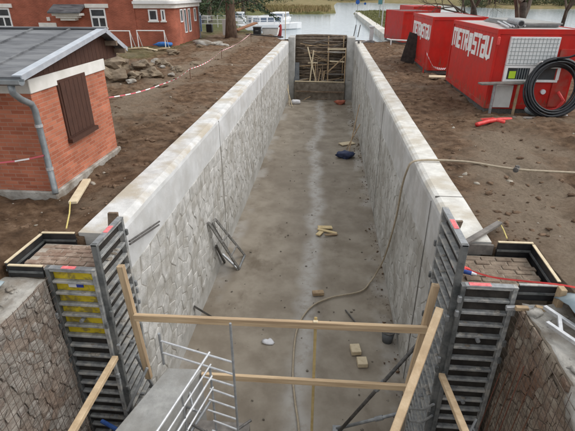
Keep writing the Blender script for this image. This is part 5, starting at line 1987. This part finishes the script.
MB().tube(q + Vector((0, 0, -.62)), q + Vector((0, 0, -2.4)), .013, 8).build('post', GALVD, rl)
q = Cp.lerp(Np, .8)
MB().tube(q + Vector((0, 0, -.62)), q + Vector((0, 0, -2.4)), .013, 8).build('post', GALVD, rl)
# scrap below the railing
rnd = random.Random(15)
for k in range(7):
    x, y = -1.75 + rnd.uniform(-.1, .5), 4.25 + rnd.uniform(-.4, .5)
    a = rnd.uniform(0, 3)
    o = MB().tube((x, y, -2.35 + rnd.uniform(-.2, .1)), (x + .45 * math.cos(a), y + .45 * math.sin(a), -2.25 + rnd.uniform(-.25, .1)), .022, 7).build('scrap_bar', GALVD if k % 2 else DARKST, None)
    tag(o, 'short grey scrap bar lying below the galvanised railing', 'bar', 'scrap bars under the railing')
o = MB().bb((-1.86, 3.2, -2.95), (-1.0, 4.75, -2.6)).build('scaffold_deck', GREYW, None, .02)
tag(o, 'dark wet scaffold deck under the galvanised railing', 'deck')
# blue and grey props between formwork and the block
o = MB().tube((-3.50, 4.82, -2.92), (-2.75, 4.55, -3.0), .035, 10).build('steel_prop', BLUEST, None)
tag(o, 'blue steel prop between the left formwork and the concrete block', 'prop')
for k, (a, b, lb) in enumerate((((-3.0, 4.8, -2.6), (-2.72, 5.15, -2.0), 'grey tie tube at the foot of the left formwork'), ((-2.95, 5.3, -1.9), (-2.75, 5.5, -3.2), 'grey upright tube behind the left timber post'))):
    o = MB().tube(a, b, .025, 8).build('tie_tube', GALVD, None)
    tag(o, lb, 'tube')

# ------------------------------------------------------------------ right: struts, frame, ladder
for p0, p1, m_, lb in (((.50, 6.30, FZ + .06), (1.72, 6.1, -2.02), DARKST, 'dark push pull strut from the floor to the right formwork'),
                       ((.46, 6.38, FZ + .05), (1.90, 6.3, -3.85), GALVD, 'pale grey strut lying low beside the right formwork')):
    t = thing('steel_strut', lb, 'strut', p0)
    MB().tube(p0, p1, .034, 10).build('tube', m_, t, smooth=True)
    a, b = Vector(p0), Vector(p1)
    MB().tube(a.lerp(b, .52), a.lerp(b, .62), .05, 10).build('adjuster', GALVD, t)
    MB().box(p0, (.16, .16, .02)).build('foot_plate', GALVD, t)
t = thing('short_ladder', 'short galvanised ladder leaning at the old brown wall', 'ladder', (2.2, 4.3, -3))
la = [Vector((1.95, 4.35, -3.1)), Vector((2.36, 4.75, -2.15))]
lb_ = [Vector((2.08, 4.00, -3.1)), Vector((2.44, 4.33, -2.15))]
MB().tube(la[0], la[1], .022, 8).build('side_rail', GALVD, t)
MB().tube(lb_[0], lb_[1], .022, 8).build('side_rail', GALVD, t)
for k in range(4):
    f = .12 + .25 * k
    MB().tube(la[0].lerp(la[1], f), lb_[0].lerp(lb_[1], f), .016, 8).build('rung', GALVD, t)
for k in range(4):
    o = MB().path([(1.80 + .03 * k, 5.0 + .05 * k, -2.2 - .3 * k), (1.72, 5.15, -2.5 - .3 * k), (1.6 + .05 * k, 5.5, -2.9 - .3 * k)], .02, 7).build('tie_tube', GALVD, None)
    tag(o, 'short grey tie tube at the foot of the right formwork', 'tube', 'tie tubes at the right formwork')

# ------------------------------------------------------------------ things on the lock floor
TRST = mat('brown_grey_steel', (.17, .16, .15), (.38, .375, .36), 9, 6, .6, .2, 60, metal=.3)
t = thing('steel_trestle', 'grey steel trestle leaning on the left lock wall', 'trestle', (-2.9, 12, FZ))
for x0, y0, x1, y1, z1, m_ in ((-2.64, 12.15, -3.24, 11.12, -2.45, TRST), (-2.60, 13.0, -3.24, 11.85, -2.70, TRST), (-2.75, 12.3, -3.22, 11.35, -2.6, DARKST), (-3.2, 12.5, -3.23, 11.7, -3.55, DARKST)):
    MB().bar((x0, y0, FZ + .03), (x1, y1, z1), .06, .06).build('leg', m_, t)
MB().bar((-2.64, 12.15, FZ + .06), (-2.60, 13.0, FZ + .06), .05, .05).build('foot_bar', GALVD, t)
MB().bar((-2.66, 12.1, FZ + .05), (-3.25, 12.5, FZ + .35), .06, .06).build('foot_bar', GALV, t)
for f in (.3, .6, .97):
    MB().bar(Vector((-2.64, 12.15, FZ + .03)).lerp(Vector((-3.24, 11.12, -2.45)), f), Vector((-2.60, 13.0, FZ + .03)).lerp(Vector((-3.24, 11.85, -2.70)), f), .045, .045).build('rung', TRST, t)
for x, y, ln, a, w, m_, lb in ((.12, 15.25, .55, .2, .22, YELW, 'pale board offcut at the back of the scraps on the lock floor'),
                              (.2, 14.95, .75, -.25, .12, YELW, 'longest pale board offcut on the lock floor'),
                              (-.08, 14.75, .35, 1.2, .18, YELW, 'pale board offcut at the left of the scraps on the lock floor'),
                              (.35, 14.7, .5, .35, .09, PINEO, 'brown lath offcut among the scraps on the lock floor')):
    o = MB().box((x, y, FZ + .07), (ln, w, .045), Matrix.Rotation(a, 3, 'Z') @ Matrix.Rotation(.08, 3, 'Y')).build('board_offcut', m_, None, .005)
    tag(o, lb, 'board')
for x, y, a, sz, m_, lb in ((-.04, 11.0, .2, (.34, .17, .1), PINEO, 'small wooden block beside the hose on the lock floor'),
                            (.96, 8.7, .15, (.24, .30, .12), PALEW, 'wooden block on the lock floor behind its twin'),
                            (1.10, 8.28, .1, (.24, .26, .12), PALEW, 'wooden block on the lock floor nearest the lower beam')):
    o = MB().box((x, y, FZ + .08), sz, Matrix.Rotation(a, 3, 'Z')).build('wood_block', m_, None, .008)
    tag(o, lb, 'block')
t = thing('bucket', 'dark grey bucket at the foot of the right lock wall', 'bucket', (1.80, 9.15, FZ))
MB().path([(1.80, 9.15, FZ + .02), (1.80, 9.15, FZ + .36)], [.13, .17], 16).build('body', PLASTIC, t, smooth=True)
MB().path([(1.80, 9.15, FZ + .352), (1.80, 9.15, FZ + .375)], .182, 16).build('rim', DARKST, t)
MB().path([(1.80 + .17 * math.cos(a_), 9.15, FZ + .35 + .15 * math.sin(a_)) for a_ in [math.pi * i / 8 for i in range(9)]], .008, 6).build('handle', GALVD, t)
o = MB().blob((1.15, 23.7, FZ + .2), .38, 21, 3, (1.35, .9, .6), .4).build('navy_bag', BLUEBAG, None, smooth=True)
tag(o, 'dark navy bag on the lock floor by the right wall', 'bag')
for p0, p1, lb in (((1.35, 24.6, FZ + .03), (1.98, 27.5, -2.6), 'longer pale stick leaning on the right wall above the navy bag'), ((1.25, 25.2, FZ + .03), (1.98, 26.0, -3.4), 'shorter pale stick leaning on the right wall above the navy bag')):
    o = MB().tube(p0, p1, .03, 7).build('stick', PINEO, None)
    tag(o, lb, 'stick')
o = MB().box((1.3, 26.2, FZ + .06), (.9, .5, .05), Matrix.Rotation(.5, 3, 'Z')).build('board_offcut', PALEW, None)
tag(o, 'pale board on the lock floor behind the navy bag', 'board')
o = MB().bar((-3.25, 9.2, FZ + .75), (-2.9, 9.6, FZ + .08), .07, .05).build('iron_bar', DARKST, None)
tag(o, 'dark iron bar leaning at the foot of the left wall', 'bar')
o = MB().bar((.75, 10.3, FZ + .05), (1.15, 9.5, FZ + .06), .03, .03).build('iron_bar', DARKST, None)
tag(o, 'thin dark bar on the lock floor beside the hose curve', 'bar')
o = MB().blob((-1.25, 8.85, FZ + .04), .11, 31, 2, (1.3, 1, .4), .6).build('plastic_scrap', STK_W, None, smooth=True)
tag(o, 'crumpled white plastic scrap on the lock floor', 'scrap')

# ------------------------------------------------------------------ loose soil, gravel, debris
def scatter(name, label, cat, n, fn, rmin, rmax, mt, seed, sub=1):
    rnd = random.Random(seed)
    mb = MB()
    c = 0
    while c < n:
        p = fn(rnd)
        if p is None:
            continue
        r = rmin + (rmax - rmin) * rnd.random() ** 3
        mb.blob((p[0], p[1], p[2] + r * .05), r, rnd.uniform(0, 90), sub, (rnd.uniform(.9, 1.5), 1, .7), .8)
        c += 1
    stuff(mb.build(name, mt, None, smooth=True), label, cat)


def soil_l(r):
    x, y = -3.95 - abs(r.gauss(0, 3.4)), 6.0 + 34 * r.random() ** 1.6
    if (x < -5.0 and 7.3 < y < 10.3):
        return None
    return (x, y, land_z(x, y))


def soil_r(r):
    x, y = 2.68 + abs(r.gauss(0, 2.6)), 6.3 + 31 * r.random() ** 1.6
    return (x, y, land_z(x, y))


scatter('soil_clods', 'loose brown clods on the left bank', 'soil', 900, soil_l, .008, .06, CLOD, 1, 2)
scatter('soil_clods', 'loose brown clods on the right bank', 'soil', 900, soil_r, .008, .06, CLOD, 2, 2)
scatter('pale_stones', 'small pale stones scattered in the mud', 'stones', 160, lambda r: soil_l(r) if r.random() < .5 else soil_r(r), .012, .07, DUST, 3)
scatter('floor_grit', 'grit and small debris on the lock floor', 'grit', 420,
        lambda r: (r.uniform(-3.1, 1.95), 5 + 32 * r.random() ** 1.8, FZ + .015), .004, .035, mat('grit', (.10, .085, .065), (.24, .21, .17), 9), 4)
scatter('wall_foot_silt', 'brown silt lumps along the foot of the right wall', 'silt', 300,
        lambda r: (XR - .03 - abs(r.gauss(0, .18)), 6.5 + 30 * r.random(), FZ + .05), .01, .04, CLOD, 5)
scatter('wall_top_rubble', 'broken mortar and stone chips on the old wall tops', 'rubble', 260,
        lambda r: (r.uniform(-5.2, -4.1), r.uniform(2.6, 4.85), -.25) if r.random() < .4 else (r.uniform(2.72, 4.0), r.uniform(2.6, 4.8), -.25), .01, .075, RUBC, 6, 2)
